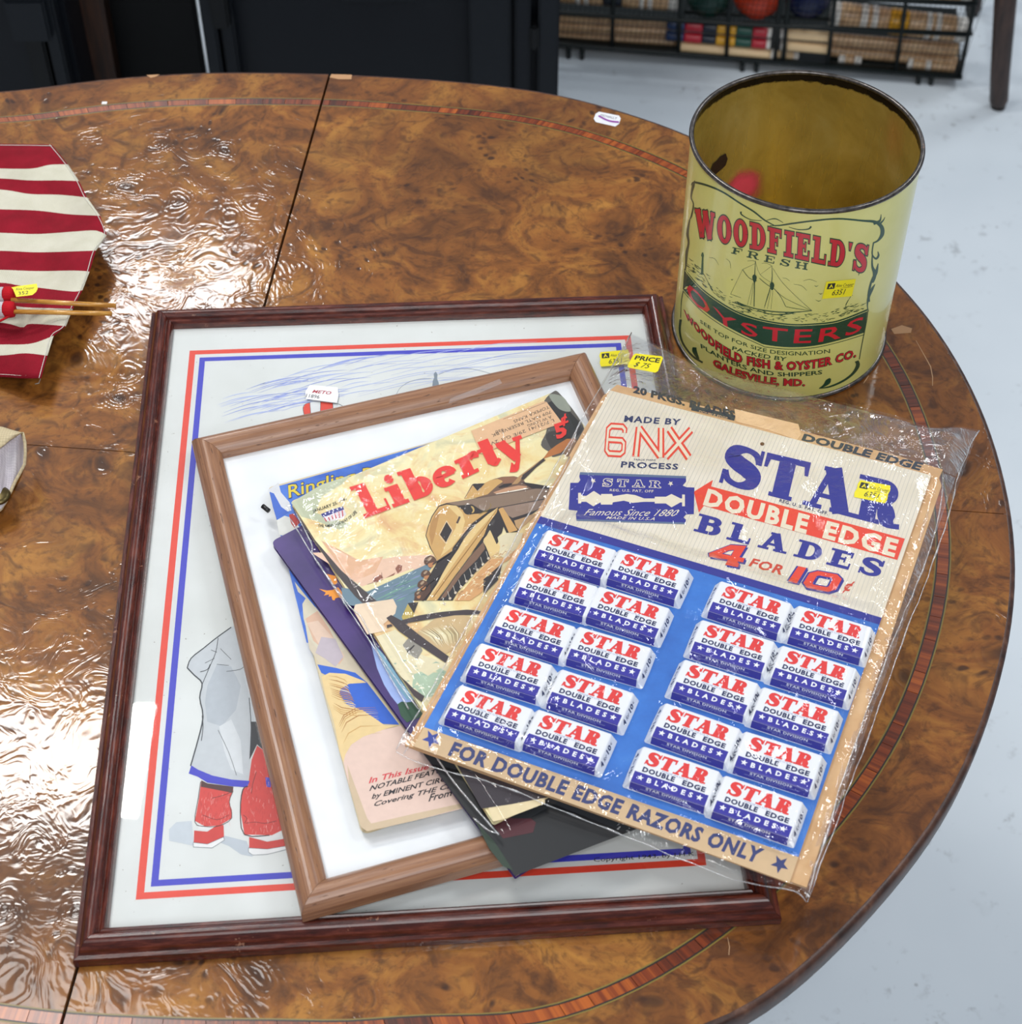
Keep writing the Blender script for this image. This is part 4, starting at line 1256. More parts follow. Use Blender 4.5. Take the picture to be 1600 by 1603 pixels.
# lettering
p.text(sans_text('JANUARY 25, 1941', .012), ruled(A_([(284, 826), (370, 797), (453, 762)]), A_([(288, 840), (373, 812), (457, 777)])), '#22262a', 6)
p.text(sans_text('THE AMERICAN WAY OF LIFE', .012), ruled(A_([(312, 897), (380, 897), (450, 870), (500, 828)]), A_([(314, 912), (385, 912), (458, 884), (510, 840)])), '#22262a', 6)
p.poly(A_([(328, 847), (380, 826), (437, 808), (443, 820), (455, 850), (440, 866), (400, 880), (352, 884), (340, 866)]), '#d9d6d8', 5)
p.poly(A_([(328, 847), (380, 826), (437, 808), (444, 824), (385, 846), (338, 864)]), '#3b3e8a', 6)
for k in range(6):
    u = k / 5.6
    p.line(A_([(345 + 100 * u, 866 - 42 * u), (356 + 92 * u, 884 - 26 * u)]), 1.7, '#c83a48', 6)
for k in range(5): p.poly(star(*A_((350 + 20 * k, 845 - 7.6 * k))[0], 1.9), '#f2f2f2', 7)
LRED = mat('#e23a32', .4)
base = A_([(548, 868), (700, 812), (900, 738), (1150, 620), (1375, 548)]); topc = A_([(470, 712), (640, 660), (860, 585), (1090, 480), (1305, 400)])
p.text(slab_text('Liberty', .35, .13, .12, 0, .04), ruled(topc, base), LRED, 14)
p.poly(A_([(1080, 430), (1440, 282), (1458, 285), (1540, 395), (1480, 410), (1130, 545), (1110, 500)]), mat('#dcb48c', .6), 13)
for (tx, q) in (('TOPEKA KANS', ((1468, 303), (1290, 378), (1298, 392), (1474, 316))), ('709 NATL RESERVE BK', ((1478, 328), (1180, 448), (1188, 462), (1484, 341))), ('A W LONG', ((1480, 352), (1360, 400), (1366, 412), (1486, 366))), ('L F/21/41 29/E G/1 2V', ((1492, 370), (1175, 488), (1182, 502), (1498, 384))), ('630', ((1240, 418), (1200, 430), (1205, 442), (1246, 430)))):
    a_, b_, c_, d_ = A_(*q)
    p.text(sans_text(tx, 0), lambda s, t_, a_=a_, b_=b_, c_=c_, d_=d_: quad(d_, c_, b_, a_)(s, t_), '#4c4038', 15)
p.line(A_([(1240, 372), (1455, 287)]), .5, '#6d5a48', 15)
p.text(sans_text('5', .05, 0), quad(*A_((1490, 405), (1545, 385), (1565, 445), (1510, 470))), LRED, 16)
p.text(sans_text('¢', .03, 0), quad(*A_((1520, 352), (1555, 340), (1570, 385), (1535, 395))), LRED, 16)
# bottom edge seen below the razor card
p.poly([(700, 1170), (900, 1232), (900, 1240), (800, 1259), (754, 1266)], mat('#2b232b', .4), 17)
p.poly(B_([(1160, 990), (1260, 920), (1450, 940), (1450, 985), (1240, 1065), (1190, 1075)]), mat('#dccba2', .5), 16)
p.build('cover_print', liberty, 'painted cover with a tank, soldiers and red title')

# clear sleeve of that magazine
SLV = film_material('clear_sleeve_film', 46, 0.55, 0.0022, 1.45, 0.04, 1.2)
so = [LIB(x, y, .0009) for x, y in ((447, 790), (858, 596), (925, 700), (1150, 1130), (782, 1306))]
sleeve_px = [(447, 792), (470, 772), (862, 600), (900, 640), (1120, 1110), (786, 1306), (700, 1180), (600, 1030), (520, 905)]


def film_grid(name, top, bot, hfun, nx, ny, m, parent, label=None, amp=.0005, fr=60, seed=0, local=False):
    """sheet ruled between two pixel curves, heights from hfun(world x, y), wrinkled"""
    R_ = ruled(top, bot); vs = []; fs = []
    for j in range(ny + 1):
        for i in range(nx + 1):
            s, t_ = i / nx, 1 - j / ny
            x, y = R_(s, t_)
            z = TAB + .04
            for _ in range(3):
                w = at(x, y, z); z = hfun(w, s, t_)
            e = min(1, 14 * min(s, 1 - s, t_, 1 - t_) + .15)
            q = Vector((w.x * fr + seed, w.y * fr, seed))
            r1 = 1 - abs(noise.noise(q)) * 2.2; r2 = 1 - abs(noise.noise(q * 2.3)) * 2
            w = at(x, y, z); w.z = z + amp * e * (r1 * .8 + r2 * .35)
            vs.append(w)
    for j in range(ny):
        for i in range(nx):
            a = j * (nx + 1) + i
            fs.append([a, a + nx + 1, a + nx + 2, a + 1])
    return mk(name, vs, fs, m, parent, smooth=True, label=label)


def lib_z(x, y): return None


A0 = LIB(600, 900, 0)


def on_plane(P0, n, w): return P0.z - (n.x * (w.x - P0.x) + n.y * (w.y - P0.y)) / n.z


sleeve = film_grid('plastic_sleeve', [(446, 792), (600, 722), (760, 650), (868, 596)], [(784, 1308), (900, 1240), (1010, 1185), (1090, 1130)],
                   lambda w, s, t_: on_plane(A0, LIB.n, w) + .0009 - (.003 if s < .03 else 0), 70, 90, SLV, None, amp=.0007, fr=45, seed=3.1)
tag(sleeve, 'clear wrinkled plastic sleeve around the magazine with the tank cover', 'plastic sleeve')
GLINT = film_material('sleeve_seam', 90, 0.6, 0.003, 1.7, 0.10, 2.2, haze=.18)
for pts in ([(462, 800), (487, 850), (490, 868), (515, 905), (548, 950), (565, 965), (583, 1000), (600, 1040), (640, 1110)], [(455, 812), (485, 862), (520, 915), (560, 975), (600, 1035), (655, 1110)], [(655, 1140), (700, 1210), (745, 1265), (781, 1307)], [(741, 1280), (765, 1300), (781, 1304)]):
    P3 = [LIB(x, y, .0012) for x, y in cr(pts, 4)]
    rs = [.0003 + .0004 * abs(math.sin(i * 1.7)) for i in range(len(P3))]
    tube_obj('sleeve_seam', [v for v in P3], rs, GLINT, sleeve, 6, label='bright creased edge of the sleeve')
# strips of clear tape
TAPE = film_material('clear_tape', 60, .2, .001, 1.5, .08, 1.4, haze=.12)
s5 = lambda x, y: SP(x, y, .0175)
tp_ = mk('tape_strip', [s5(702, 632), s5(705, 624), s5(782, 593), s5(786, 600), s5(744, 618)], [[0, 1, 2, 3, 4]], TAPE)
tag(tp_, 'strip of clear tape curling across the top rail of the smaller frame', 'tape')

# ================================================================== RAZOR BLADE COUNTER CARD
CZ = TAB + .0485
CS = flat(CZ)
cTL, cTR, cBR, cBL = at(955, 611, CZ), at(1458, 744, CZ), at(1236, 1382, CZ), at(647, 1168, CZ)
cc = (cTL + cTR + cBR + cBL) / 4
card = empty('counter_card', (cc.x, cc.y, CZ - .0016), 'printed cream and blue counter card holding twenty small razor blade packets, inside the clear bag', 'display card')
KRAFT = paper_material('kraft_cardboard', '#c79c6c', '#d6b083', 60, .7)
t = NT('ribbed_cream_card')
n1 = t.noise(t.pos, 30, 3, .5)
CREAMC = t.set(Base_Color=t.ramp(n1.outputs[0], [(.35, '#dbd2be'), (.65, '#e4dccb')]), Roughness=.5)
card_f = slab_obj('card_front', [cTL, cTR, cBR, cBL], .0012, CREAMC, card, edge=KRAFT)
p = Print(CS, step=.00004, base=.00008)
K_ = tr(850, 530, 2.2857); N_ = tr(630, 800, 3.4043); M_ = tr(960, 880, 2.9681)


def lerp(a, b, u): return (a[0] + (b[0] - a[0]) * u, a[1] + (b[1] - a[1]) * u)


eL = lambda u: lerp((955, 611), (647, 1168), u); eR = lambda u: lerp((1458, 744), (1236, 1382), u)
uL, uR = (808 - 611) / (1168 - 611), (967 - 744) / (1382 - 744)
LINE = mat('#c6c1b6', .5)
for k in range(1, 86):                                            # fine printed rules on the cream field
    u = k / 86
    a = lerp(eL(0), eR(0), u); b = lerp(eL(uL), eR(uR), u)
    p.line([a, b], .9 if k % 2 else .6, LINE, 0)
NAVY, BLUEP, REDP, CRM = mat('#2c2f8c', .42), mat('#2f6fc2', .45), mat('#e0452f', .42), mat('#e2d8c0', .45)
vL, vR = (1138 - 611) / 557, (1341.5 - 744) / 638
t = NT('worn_blue_print'); n1 = t.noise(t.pos, 24, 5, .65)
BLUEP = t.set(Base_Color=t.ramp(n1.outputs[0], [(.3, '#2a62b4'), (.55, '#3474c8'), (.75, '#4a86d0')]), Roughness=.45)
p.poly([eL(uL), eR(uR), eR(vR), eL(vL)], BLUEP, 1)
p.poly([eL(uL), eR(uR), eR(uR + .017), eL(uL + .019)], NAVY, 2)
p.poly([eL(vL), eR(vR), (1236, 1382), (647, 1168)], mat('#cdb089', .55), 1)
INKB = mat('#28335e', .45)
p.text(sans_text('MADE BY', .03, 0, 1.15), quad(*K_((293, 276), (495, 289), (490, 309), (290, 297))), INKB, 2)


def outl(fsets, mp, g_m, i_m, layer):
    p.text(fsets[0], mp, g_m, layer); p.text(fsets[1], mp, i_m, layer + 1)


def stroke_glyphs(defs, w):
    out = []
    for pts, closed in defs: out += ribbon(pts, w, 0, closed)
    return out


SIX = [(cr([(.80, .98), (.45, .98), (.14, .98), (.08, .80), (.06, .40), (.08, .10), (.30, .02), (.62, .02), (.86, .08), (.90, .28), (.88, .50), (.66, .56), (.12, .56)], 4), False)]
SIX = [([(.94, .78), (.94, .90), (.80, 1.0), (.20, 1.0), (.04, .88), (.04, .12), (.18, 0), (.80, 0), (.95, .10), (.95, .40), (.82, .50), (.10, .50)], False)]
NN = [([(0.06, 0), (0.06, 1)], False), ([(0.94, 0), (.94, 1)], False), ([(0.08, .97), (.92, .03)], False)]
XX = [([(0.0, 1), (1.0, 0)], False), ([(1.0, 1), (0.0, 0)], False)]
for defs, q in ((SIX, ((232, 312), (298, 316), (290, 414), (224, 410))), (NN, ((338, 316), (428, 320), (428, 426), (326, 422))), (XX, ((452, 324), (530, 326), (522, 426), (440, 424)))):
    qm = quad(*K_(*q))
    wide = .25 if defs is not XX else .30
    p.text(stroke_glyphs(defs, wide), qm, REDP, 3); p.text(stroke_glyphs(defs, wide * .42), qm, CRM, 4)
p.text(sans_text('TRADE MARK', .0), quad(*K_((325, 430), (405, 432), (404, 438), (324, 436))), INKB, 3)
p.text(sans_text('PROCESS', .03, 0, 1.15), quad(*K_((281, 440), (485, 449), (483, 468), (278, 460))), INKB, 2)
# blade picture
p.poly(K_([(133, 478), (512, 492), (512, 512), (500, 526), (514, 532), (542, 533), (540, 628), (512, 629), (503, 640), (512, 648), (508, 664), (120, 652), (118, 628), (124, 616), (92, 612), (98, 516), (126, 516), (134, 506), (130, 494)]), NAVY, 2)
p.poly(K_([(133, 478), (512, 492), (512, 500), (132, 487)]), mat('#5d6f8f', .4), 3)
p.poly(K_([(120, 646), (508, 658), (508, 664), (120, 652)]), mat('#5d6f8f', .4), 3)
p.poly(K_([(126, 552), (136, 552), (138, 562), (155, 563), (182, 545), (208, 562), (208, 556), (248, 556), (250, 564), (300, 556), (330, 560), (362, 572), (400, 572), (400, 566), (440, 566), (460, 556), (492, 572), (498, 572), (498, 558), (508, 558), (508, 600), (498, 600), (498, 586), (492, 586), (460, 604), (440, 590), (400, 590), (400, 584), (362, 584), (320, 588), (290, 580), (250, 586), (248, 594), (208, 594), (206, 586), (180, 600), (155, 584), (138, 584), (136, 590), (126, 590)]), CRM, 3)
p.poly(star(*K_((180, 509))[0], 4.6, .1), CRM, 3); p.poly(star(*K_((457, 519))[0], 4.6, .1), CRM, 3)
q = quad(*K_((216, 501), (424, 510), (422, 534), (212, 528)))
p.text(slab_text('STAR', .30, .16, .16, .05, .45), q, CRM, 3); p.text(slab_text('STAR', .30, .16, .16, -.025, .45), q, NAVY, 4)
p.text(sans_text('REG. U.S. PAT. OFF', .01, 0, 1.1), quad(*K_((240, 538), (396, 542), (395, 551), (239, 546))), CRM, 3)
p.text(sans_text('Famous Since 1880', .0, .45), quad(*K_((152, 610), (490, 612), (480, 636), (146, 632))), CRM, 3)
p.text(sans_text('MADE IN U.S.A', .01, .3, 1.1), quad(*K_((228, 636), (402, 640), (399, 650), (225, 645))), CRM, 3)
# big lettering
p.text(slab_text('STAR', .37, .14, .10, 0, -.01, .08), quad(*K_((648, 371), (1292, 521), (1276, 685), (622, 512))), NAVY, 2)
p.text(sans_text('REG. U. S. PAT. OFF.', .02, 0, 1.1), quad(*K_((848, 574), (1022, 621), (1019, 632), (845, 584))), INKB, 3)
p.poly(K_([(540, 548), (608, 506), (602, 529), (1295, 716), (1268, 792), (576, 598), (558, 622)]), REDP, 2)
p.text(sans_text('DOUBLE', .045, 0, 1.2), quad(*K_((590, 540), (955, 637), (942, 696), (573, 592))), CRM, 3)
p.text(sans_text('EDGE', .045, 0, 1.2), quad(*K_((1016, 655), (1274, 724), (1258, 779), (1000, 709))), CRM, 3)
p.text(slab_text('BLADES', .29, .17, .13, 0, .28, .05), quad(*K_((556, 624), (1226, 797), (1206, 856), (538, 688))), NAVY, 2)
FOURP = [(672, 738), (728, 742), (703, 782), (722, 786), (716, 801), (695, 797), (702, 806), (697, 818), (652, 809), (662, 791), (596, 781), (594, 768)]
FOURH = [(684, 756), (664, 758), (640, 770), (674, 777)]
FH2 = [(682, 759), (666, 761), (648, 769), (672, 774)]
grow = lambda P_, g: [(658 + (x - 658) * g, 778 + (y - 778) * g) for x, y in P_]
p.poly(K_([(x + 5, y + 7) for x, y in grow(FOURP, 1.03)]), NAVY, 2)
p.poly(K_(grow(FOURP, 1.07)), NAVY, 2)
p.poly(K_(FOURP), REDP, 3, holes=[K_(FOURH)]); p.poly(K_(FH2), CRM, 4)
p.text(sans_text('FOR', .03, .12, 1.1), quad(*K_((748, 786), (867, 815), (853, 845), (735, 812))), mat('#c8452f', .42), 2)
ONE = [([(.5, 0), (.5, 1)], False)]; ZERO = [([(.22, .06), (.10, .22), (.10, .80), (.24, .95), (.76, .95), (.90, .80), (.90, .22), (.78, .06)], True)]
for dx, m_, gw, l_ in ((2.5, NAVY, .10, 2), (0, NAVY, .12, 2), (0, REDP, 0, 3)):
    q = quad(*[(x + dx * .5, y + dx) for x, y in K_((905, 812), (952, 822), (918, 878), (868, 866))]); p.text(stroke_glyphs(ONE, .62 + gw * 2), q, m_, l_)
    q = quad(*[(x + dx * .5, y + dx) for x, y in K_((962, 832), (1070, 852), (1040, 906), (930, 884))]); p.text(stroke_glyphs(ZERO, .27 + gw), q, m_, l_)
p.text(sans_text('¢', .02, .2), quad(*K_((1086, 860), (1118, 868), (1104, 906), (1072, 898))), mat('#c8452f', .42), 2)
p.curve([(x, y) for x, y in [(1193.4 + 3.4 * math.cos(a), 694.9 + 2.8 * math.sin(a)) for a in [i * math.pi / 4 for i in range(8)]]], mat('#6b4b30', .9), 3, 2)
p.text(sans_text('FOR DOUBLE EDGE RAZORS ONLY', .045, .15, 1.12), quad((708, 1161), (1197, 1331), (1190, 1352), (701, 1181)), mat('#303a6e', .5), 2)
p.poly(star(675.5, 1157, 15, .25), mat('#2b3f94', .5), 2); p.poly(star(1221, 1353, 15, .25), mat('#303a6e', .5), 2)
p.text(sans_text('MADE IN U.S.A.', 0), quad(*M_((700, 1292), (842, 1346), (840, 1356), (697, 1300))), mat('#274f86', .5), 2)
p.build('card_print', card_f)
sticker('lot_sticker', card_f, flat(CZ + .0003), [(1345.5, 750.5), (1396, 760.5), (1387, 789), (1335, 777.5)], WAVY, LOT, label='yellow lot sticker')

# second, plain kraft card behind the printed one
uc = empty('backing_card', (cc.x + .004, cc.y, CZ - .0042), 'brown kraft card behind the printed one, its lettered edge showing at the top and right', 'cardboard')
UZ = CZ - .0018
US = flat(UZ)
uq = [US(950, 601), US(1477, 738), US(1263, 1389), US(632, 1168)]
slab_obj('board', [US(*k) for k in ((966, 602), (1060, 626), (1158, 650), (1200, 658), (1290, 684), (1400, 712), (1476, 735), (1470, 748), (1474, 760), (1263, 1389), (634, 1166), (944, 620))], .0020, KRAFT, uc)
p = Print(US, step=.00004, base=.0001)
p.text(sans_text('20 PKGS. BLADES', .05, 0, 1.05), quad(*K_((325, 170), (690, 262), (686, 286), (322, 192))), mat('#2b2f38', .6), 1)
p.poly(K_([(534, 238), (690, 275), (684, 294), (530, 256)]), mat('#2b3440', .6), 2)
p.text(sans_text('DOUBLE EDGE', .02, 0, 1.05), quad(*K_((560, 257), (662, 282), (660, 290), (558, 264))), KRAFT, 3)
p.text(sans_text('DOUBLE EDGE', .05, .1, 1.05), quad(*K_((930, 340), (1362, 448), (1352, 472), (925, 362))), mat('#2f3946', .6), 1)
p.build('card_print', uc)
torn = slab_obj('torn_layer', [flat(UZ + .0004)(*k) for k in ((1150, 640), (1200, 652), (1250, 664), (1254, 680), (1248, 689), (1200, 672), (1152, 660))], .0004, paper_material('torn_inner_card', '#dcb68a', '#ecca9e', 90, .8), uc, label='paler torn layer')

# ================================================================== RAZOR BLADE PACKETS (twenty)
t = NT('ribbed_white_paper')
wv = t.n('TexWave', {'Vector': t.n('TexCoord').outputs['Object'], 'Scale': 420.0, 'Distortion': 0.0})
n1 = t.noise(t.pos, 180, 3, .5)
c = t.mix(t.math('MULTIPLY', wv.outputs['Fac'], .22), '#eceff2', '#c6cede')
WPAP = t.set(Base_Color=c, Roughness=.45, Normal=t.bump(n1.outputs[0], .35, .0006))
PKR, PKB, PKT, PKW = mat('#df3a38', .4), mat('#34309a', .38), mat('#1f2a58', .4), mat('#eef0f4', .4)
HX, HY, HT = 24.0, 13.0, 7.4                                       # half width, half depth, height (mm)
BX, BY = 28.0, 15.0


def pack_surf(x, y, off):
    z = HT; X, Y = x, y; ox = oy = 0.0; oz = 1.0
    if y < -HY:
        d = -HY - y
        if d < .9: Y = -HY - d * .8; z = HT - d * .55; oy, oz = -.5, .8
        else: d -= .9; Y = -HY - .72 - d * .17; z = HT - .5 - d * .985; oy, oz = -.98, .17
    if abs(x) > HX:
        d = abs(x) - HX; sx = 1 if x > 0 else -1
        X = sx * (HX + .55 + d * .46); z = HT - .1 - d * .888; ox, oz = sx * .866, .5
    k = .001
    return Vector((X * k + ox * off, Y * k + oy * off, z * k + oz * off))


def pack_print(side):
    p = Print(pack_surf, step=.00003, base=.00014)
    p.poly([(-HX + .5, -HY - .05), (HX - .5, -HY - .05), (HX - .5, -5.6), (-HX + .5, -5.6)], PKB, 0)
    p.poly([(-HX + .5, -HY - .85), (HX - .5, -HY - .85), (HX - .5, -HY), (-HX + .5, -HY)], PKB, 0)
    p.poly([(-HX + .2, -HY - 7.2), (HX - .2, -HY - 7.2), (HX - .4, -HY - .9), (-HX + .4, -HY - .9)], PKB, 0)
    b = lambda x0, y0, x1, y1: (lambda s, t_: (x0 + (x1 - x0) * s, y0 + (y1 - y0) * t_))
    p.text(slab_text('STAR', .36, .15, .12, 0, .03, .14), b(-20.5, 1.2, 19.0, 11.2), PKR, 0)
    p.text(sans_text('MADE IN U.S.A.', .0), b(-8, -.4, 9, .7), mat('#7c8fbe', .4), 0)
    p.text(sans_text('DOUBLE', .045, 0, 1.15), b(-19.5, -4.3, 1.0, -1.0), PKT, 1)
    p.text(sans_text('EDGE', .045, 0, 1.15), b(6.0, -4.3, 20.5, -1.0), PKT, 1)
    p.text(sans_text('BLADES', .04, 0, 1.9), b(-14.5, -10.9, 14.5, -7.6), PKW, 1)
    for sx in (-18.8, 18.8): p.poly(star(sx, -9.2, 2.3), PKW, 1)
    p.text(sans_text('STAR DIVISION', .03, 0, 1.1), b(-13.5, -HY - 3.3, 12.5, -HY - 1.3), PKW, 1)
    p.text(sans_text('AMERICAN SAFETY RAZOR CORP.', 0), b(-17, -HY - 4.8, 16, -HY - 3.9), mat('#a9aed6', .4), 1)
    p.text(sans_text('BROOKLYN, N.Y., U.S.A.', 0), b(-10, -HY - 6.0, 10, -HY - 5.2), mat('#a9aed6', .4), 1)
    for sx in (-1, 1):
        v = lambda s, t_, sx=sx: (sx * (HX + 1.7 + (1 - t_) * 3.0), (HY - 2.5 - s * 19.5) * (1 if sx > 0 else 1))
        v2 = (lambda s, t_: (HX + 5.0 - t_ * 3.4, -9.5 + s * 19.0)) if sx > 0 else (lambda s, t_: (-HX - 5.2 + t_ * 3.4, 9.5 - s * 19.0))
        p.text(sans_text('4', .04), lambda s, t_: v2(s * .17, t_), PKT, 0)
        p.text(sans_text('for', 0.01, .3), lambda s, t_: v2(.24 + s * .26, t_ * .85), PKT, 0)
        p.text(sans_text('10', .04), lambda s, t_: v2(.56 + s * .30, t_), PKT, 0)
        p.text(sans_text('c', .02), lambda s, t_: v2(.90 + s * .08, .35 + t_ * .6), PKT, 0)
    return p


def pack_body():
    rings = [(BX + .2, BY, 0), (BX, BY - .3, .6), (HX + .9, HY + .85, HT - .9), (HX + .35, HY + .4, HT - .3), (HX - .4, HY - .2, HT), (HX * .5, HY * .5, HT + .02)]
    vs = []; fs = []
    cut = 1.0
    for (hx, hy, z) in rings:
        c_ = min(cut, hy * .2)
        for x, y in ((hx - c_, hy), (0, hy + (.25 if z > 1 else 0)), (-hx + c_, hy), (-hx, hy - c_), (-hx - .2, 0), (-hx, -hy + c_), (-hx + c_, -hy), (0, -hy), (hx - c_, -hy), (hx, -hy + c_), (hx + .2, 0), (hx, hy - c_)):
            vs.append((x * .001, y * .001, z * .001))
    n = 12
    for i in range(len(rings) - 1):
        for k in range(n):
            q = (k + 1) % n
            fs.append([i * n + k, (i + 1) * n + k, (i + 1) * n + q, i * n + q])
    fs.append([(len(rings) - 1) * n + k for k in range(n)]); fs.append(list(range(n))[::-1])
    cx = Vector(vs[0])
    f = fs[-2]; a, b_, c_ = [Vector(vs[i]) for i in f[:3]]
    if (b_ - a).cross(c_ - b_).z < 0: fs = [g_[::-1] for g_ in fs]
    return vs, fs


COLS = [[N_((930, 192))[0], N_((828, 388))[0], N_((705, 598))[0], N_((580, 805))[0], N_((472, 1035))[0]],
        [N_((1318, 298))[0], N_((1210, 500))[0], N_((1108, 715))[0], N_((1012, 950))[0], N_((890, 1168))[0]],
        [M_((642, 175))[0], M_((560, 355))[0], M_((480, 545))[0], M_((392, 753))[0], M_((293, 955))[0]],
        [M_((1012, 288))[0], M_((937, 478))[0], M_((852, 675))[0], M_((772, 883))[0], M_((678, 1095))[0]]]
cx_dir = ((cTR - cTL).normalized() + (cBR - cBL).normalized()).normalized()
base_rz = math.atan2(cx_dir.y, cx_dir.x)
POSW = ['top', 'second', 'middle', 'fourth', 'bottom']
COLW = ['leftmost', 'second', 'third', 'rightmost']
proto = None
random.seed(21)
for ci, col in enumerate(COLS):
    for ri, (px, py) in enumerate(col):
        rz = base_rz + math.radians(random.uniform(-1.3, 1.3) + (0.8 if ci < 2 else -.4))
        w = at(px, py, CZ + HT * .001)
        up_ = Vector((-math.sin(rz), math.cos(rz), 0)); rt_ = Vector((math.cos(rz), math.sin(rz), 0))
        w = w - up_ * .0062 + rt_ * .0008
        loc = (w.x, w.y, CZ + .00022)
        lab = 'red, white and blue blade packet, %s in the %s column on the card' % (POSW[ri], COLW[ci])
        if proto is None:
            proto = empty('blade_packet', loc, lab, 'packet', 'razor blade packets on the counter card', (0, 0, rz))
            vs, fs = pack_body()
            wr = mk('wrapper', vs, fs, WPAP, proto, local=True, smooth=False)
            wp = pack_print(1).build('wrapper_print', wr, local=True)
            import bmesh as _b
            continue
        o = proto.copy(); COL.objects.link(o); o.location = loc; o.rotation_euler = (random.uniform(-.008, .008), random.uniform(0, .012), rz); o['label'] = lab
        c_ = wr.copy(); COL.objects.link(c_); c_.parent = o
        d_ = wp.copy(); COL.objects.link(d_); d_.parent = c_

# ================================================================== CLEAR BAG over the cards
ux = (cTR - cTL).normalized(); uy = (cBL - cTL).normalized()
CW, CH = (cTR - cTL).length, (cBL - cTL).length


def sm(a, b, x):
    u = min(1, max(0, (x - a) / (b - a))); return u * u * (3 - 2 * u)


def bag_z(w, s=0, t_=0):
    d = Vector((w.x, w.y, 0)) - Vector((cTL.x, cTL.y, 0))
    u = d.dot(ux); v = d.dot(uy)
    dl, dr, dt, db = -u, u - CW - .006, -v, v - CH
    z = .0012
    k = sm(.006, .018, u - .0) * sm(.004, .014, CW - u) * sm(CH * .355, CH * .355 + .012, v) * sm(CH * .93 + .010, CH * .93 - .004, v)
    z += .0088 * k
    zz = CZ + z
    if dl > 0: zz -= min(dl * .35, .0030)
    if dr > 0: zz -= min(dr * .9, .032)
    if dt > 0: zz -= min(dt * .16, .012)
    if db > 0: zz -= min(db * .6, .004) + (max(0, u - CW * .72) * .35 if db > .004 else 0)
    return max(zz, TAB + .004)


BAGM = film_material('clear_bag_film', 38, .5, .0036, 1.5, .045, 1.5)
bag = film_grid('plastic_bag', [(988, 521), (1040, 545), (1100, 572), (1200, 598), (1300, 625), (1400, 650), (1455, 668), (1500, 668), (1532, 673)],
                [(620, 1173), (650, 1190), (760, 1216), (850, 1252), (950, 1292), (1060, 1337), (1160, 1373), (1235, 1391), (1250, 1400), (1264, 1412)],
                bag_z, 130, 170, BAGM, None, amp=.0011, fr=34, seed=7.7)
tag(bag, 'clear crinkled plastic bag around the razor blade card, a price sticker at its top left', 'plastic bag')
for pts in ([(620, 1173), (700, 1035), (800, 855), (880, 712), (988, 521)], [(632, 1180), (712, 1040), (812, 862), (892, 716)],
            [(1532, 673), (1500, 745), (1478, 830), (1420, 985), (1350, 1180), (1290, 1340), (1264, 1412)], [(1478, 740), (1462, 840), (1400, 1000), (1330, 1190), (1274, 1370), (1262, 1405)],
            [(620, 1176), (660, 1196), (760, 1222), (850, 1258), (950, 1298), (1060, 1342), (1160, 1380), (1240, 1394), (1262, 1412)]):
    P3 = []
    for x, y in cr(pts, 8):
        z = CZ
        for _ in range(3):
            w = at(x, y, z); z = bag_z(w)
        P3.append(at(x, y, z + .0003))
    rs = [.0003 + .0009 * abs(noise.noise(Vector((v.x * 110, v.y * 110, 2)))) for v in P3]
    P3 = [v + Vector((noise.noise(v * 60) * .0012, noise.noise(v * 60 + Vector((5, 5, 5))) * .0012, 0)) for v in P3]
    tube_obj('bag_seam', P3, rs, GLINT, bag, 6, label='shiny folded seam of the bag')
BAGB = film_material('clear_bag_flap_film', 30, .8, .006, 1.5, .07, 2.6, haze=.05)
for nm_, tp_c, bt_c, nx_, ny_ in (('bag_back', [(988, 523), (1040, 548), (1100, 576), (1200, 602), (1300, 629), (1400, 655), (1455, 670), (1500, 670), (1530, 676)], [(950, 600), (1060, 630), (1160, 656), (1250, 678), (1340, 702), (1400, 718), (1440, 730), (1475, 738), (1496, 746)], 110, 26),
                                  ('bag_back', [(1468, 742), (1480, 742), (1496, 748)], [(1252, 1392), (1258, 1396), (1262, 1408)], 10, 110)):
    film_grid(nm_, tp_c, bt_c, lambda w, s, t_: bag_z(w) - .0042, nx_, ny_, BAGB, bag, label='rear sheet of the bag', amp=.0016, fr=30, seed=2.2)
zs = bag_z(at(1010, 568, CZ - .004)) + .0014
s_ = sticker('price_sticker', bag, flat(zs), [(993, 553), (1039, 558), (1029, 584), (981, 575)], [(.05, 0), (.93, 0), (1, .12), (1, .9), (.93, 1), (.05, 1), (0, .88), (0, .12)],
             [('PRICE', (.10, .60, .93, .86), .03, 0), ('$ 75', (.18, .16, .70, .46), .004, .3)], logo=False, label='yellow price sticker')

# ================================================================== OYSTER CAN
KX, KY, KR, KH = .2152, 1.0652, .0840, .1864
can = empty('oyster_can', (KX, KY, TAB), 'large open yellow oyster can with red and green lettering standing on the table', 'can')


def can_surf(x, y, off=0.0):
    d = ray(x, y); R = KR + off
    ox, oy = CAM.x - KX, CAM.y - KY
    a = d.x ** 2 + d.y ** 2; b = 2 * (ox * d.x + oy * d.y); c = ox * ox + oy * oy - R * R
    D = max(0.0, b * b - 4 * a * c)
    t_ = (-b - math.sqrt(D)) / (2 * a)
    return CAM + d * t_


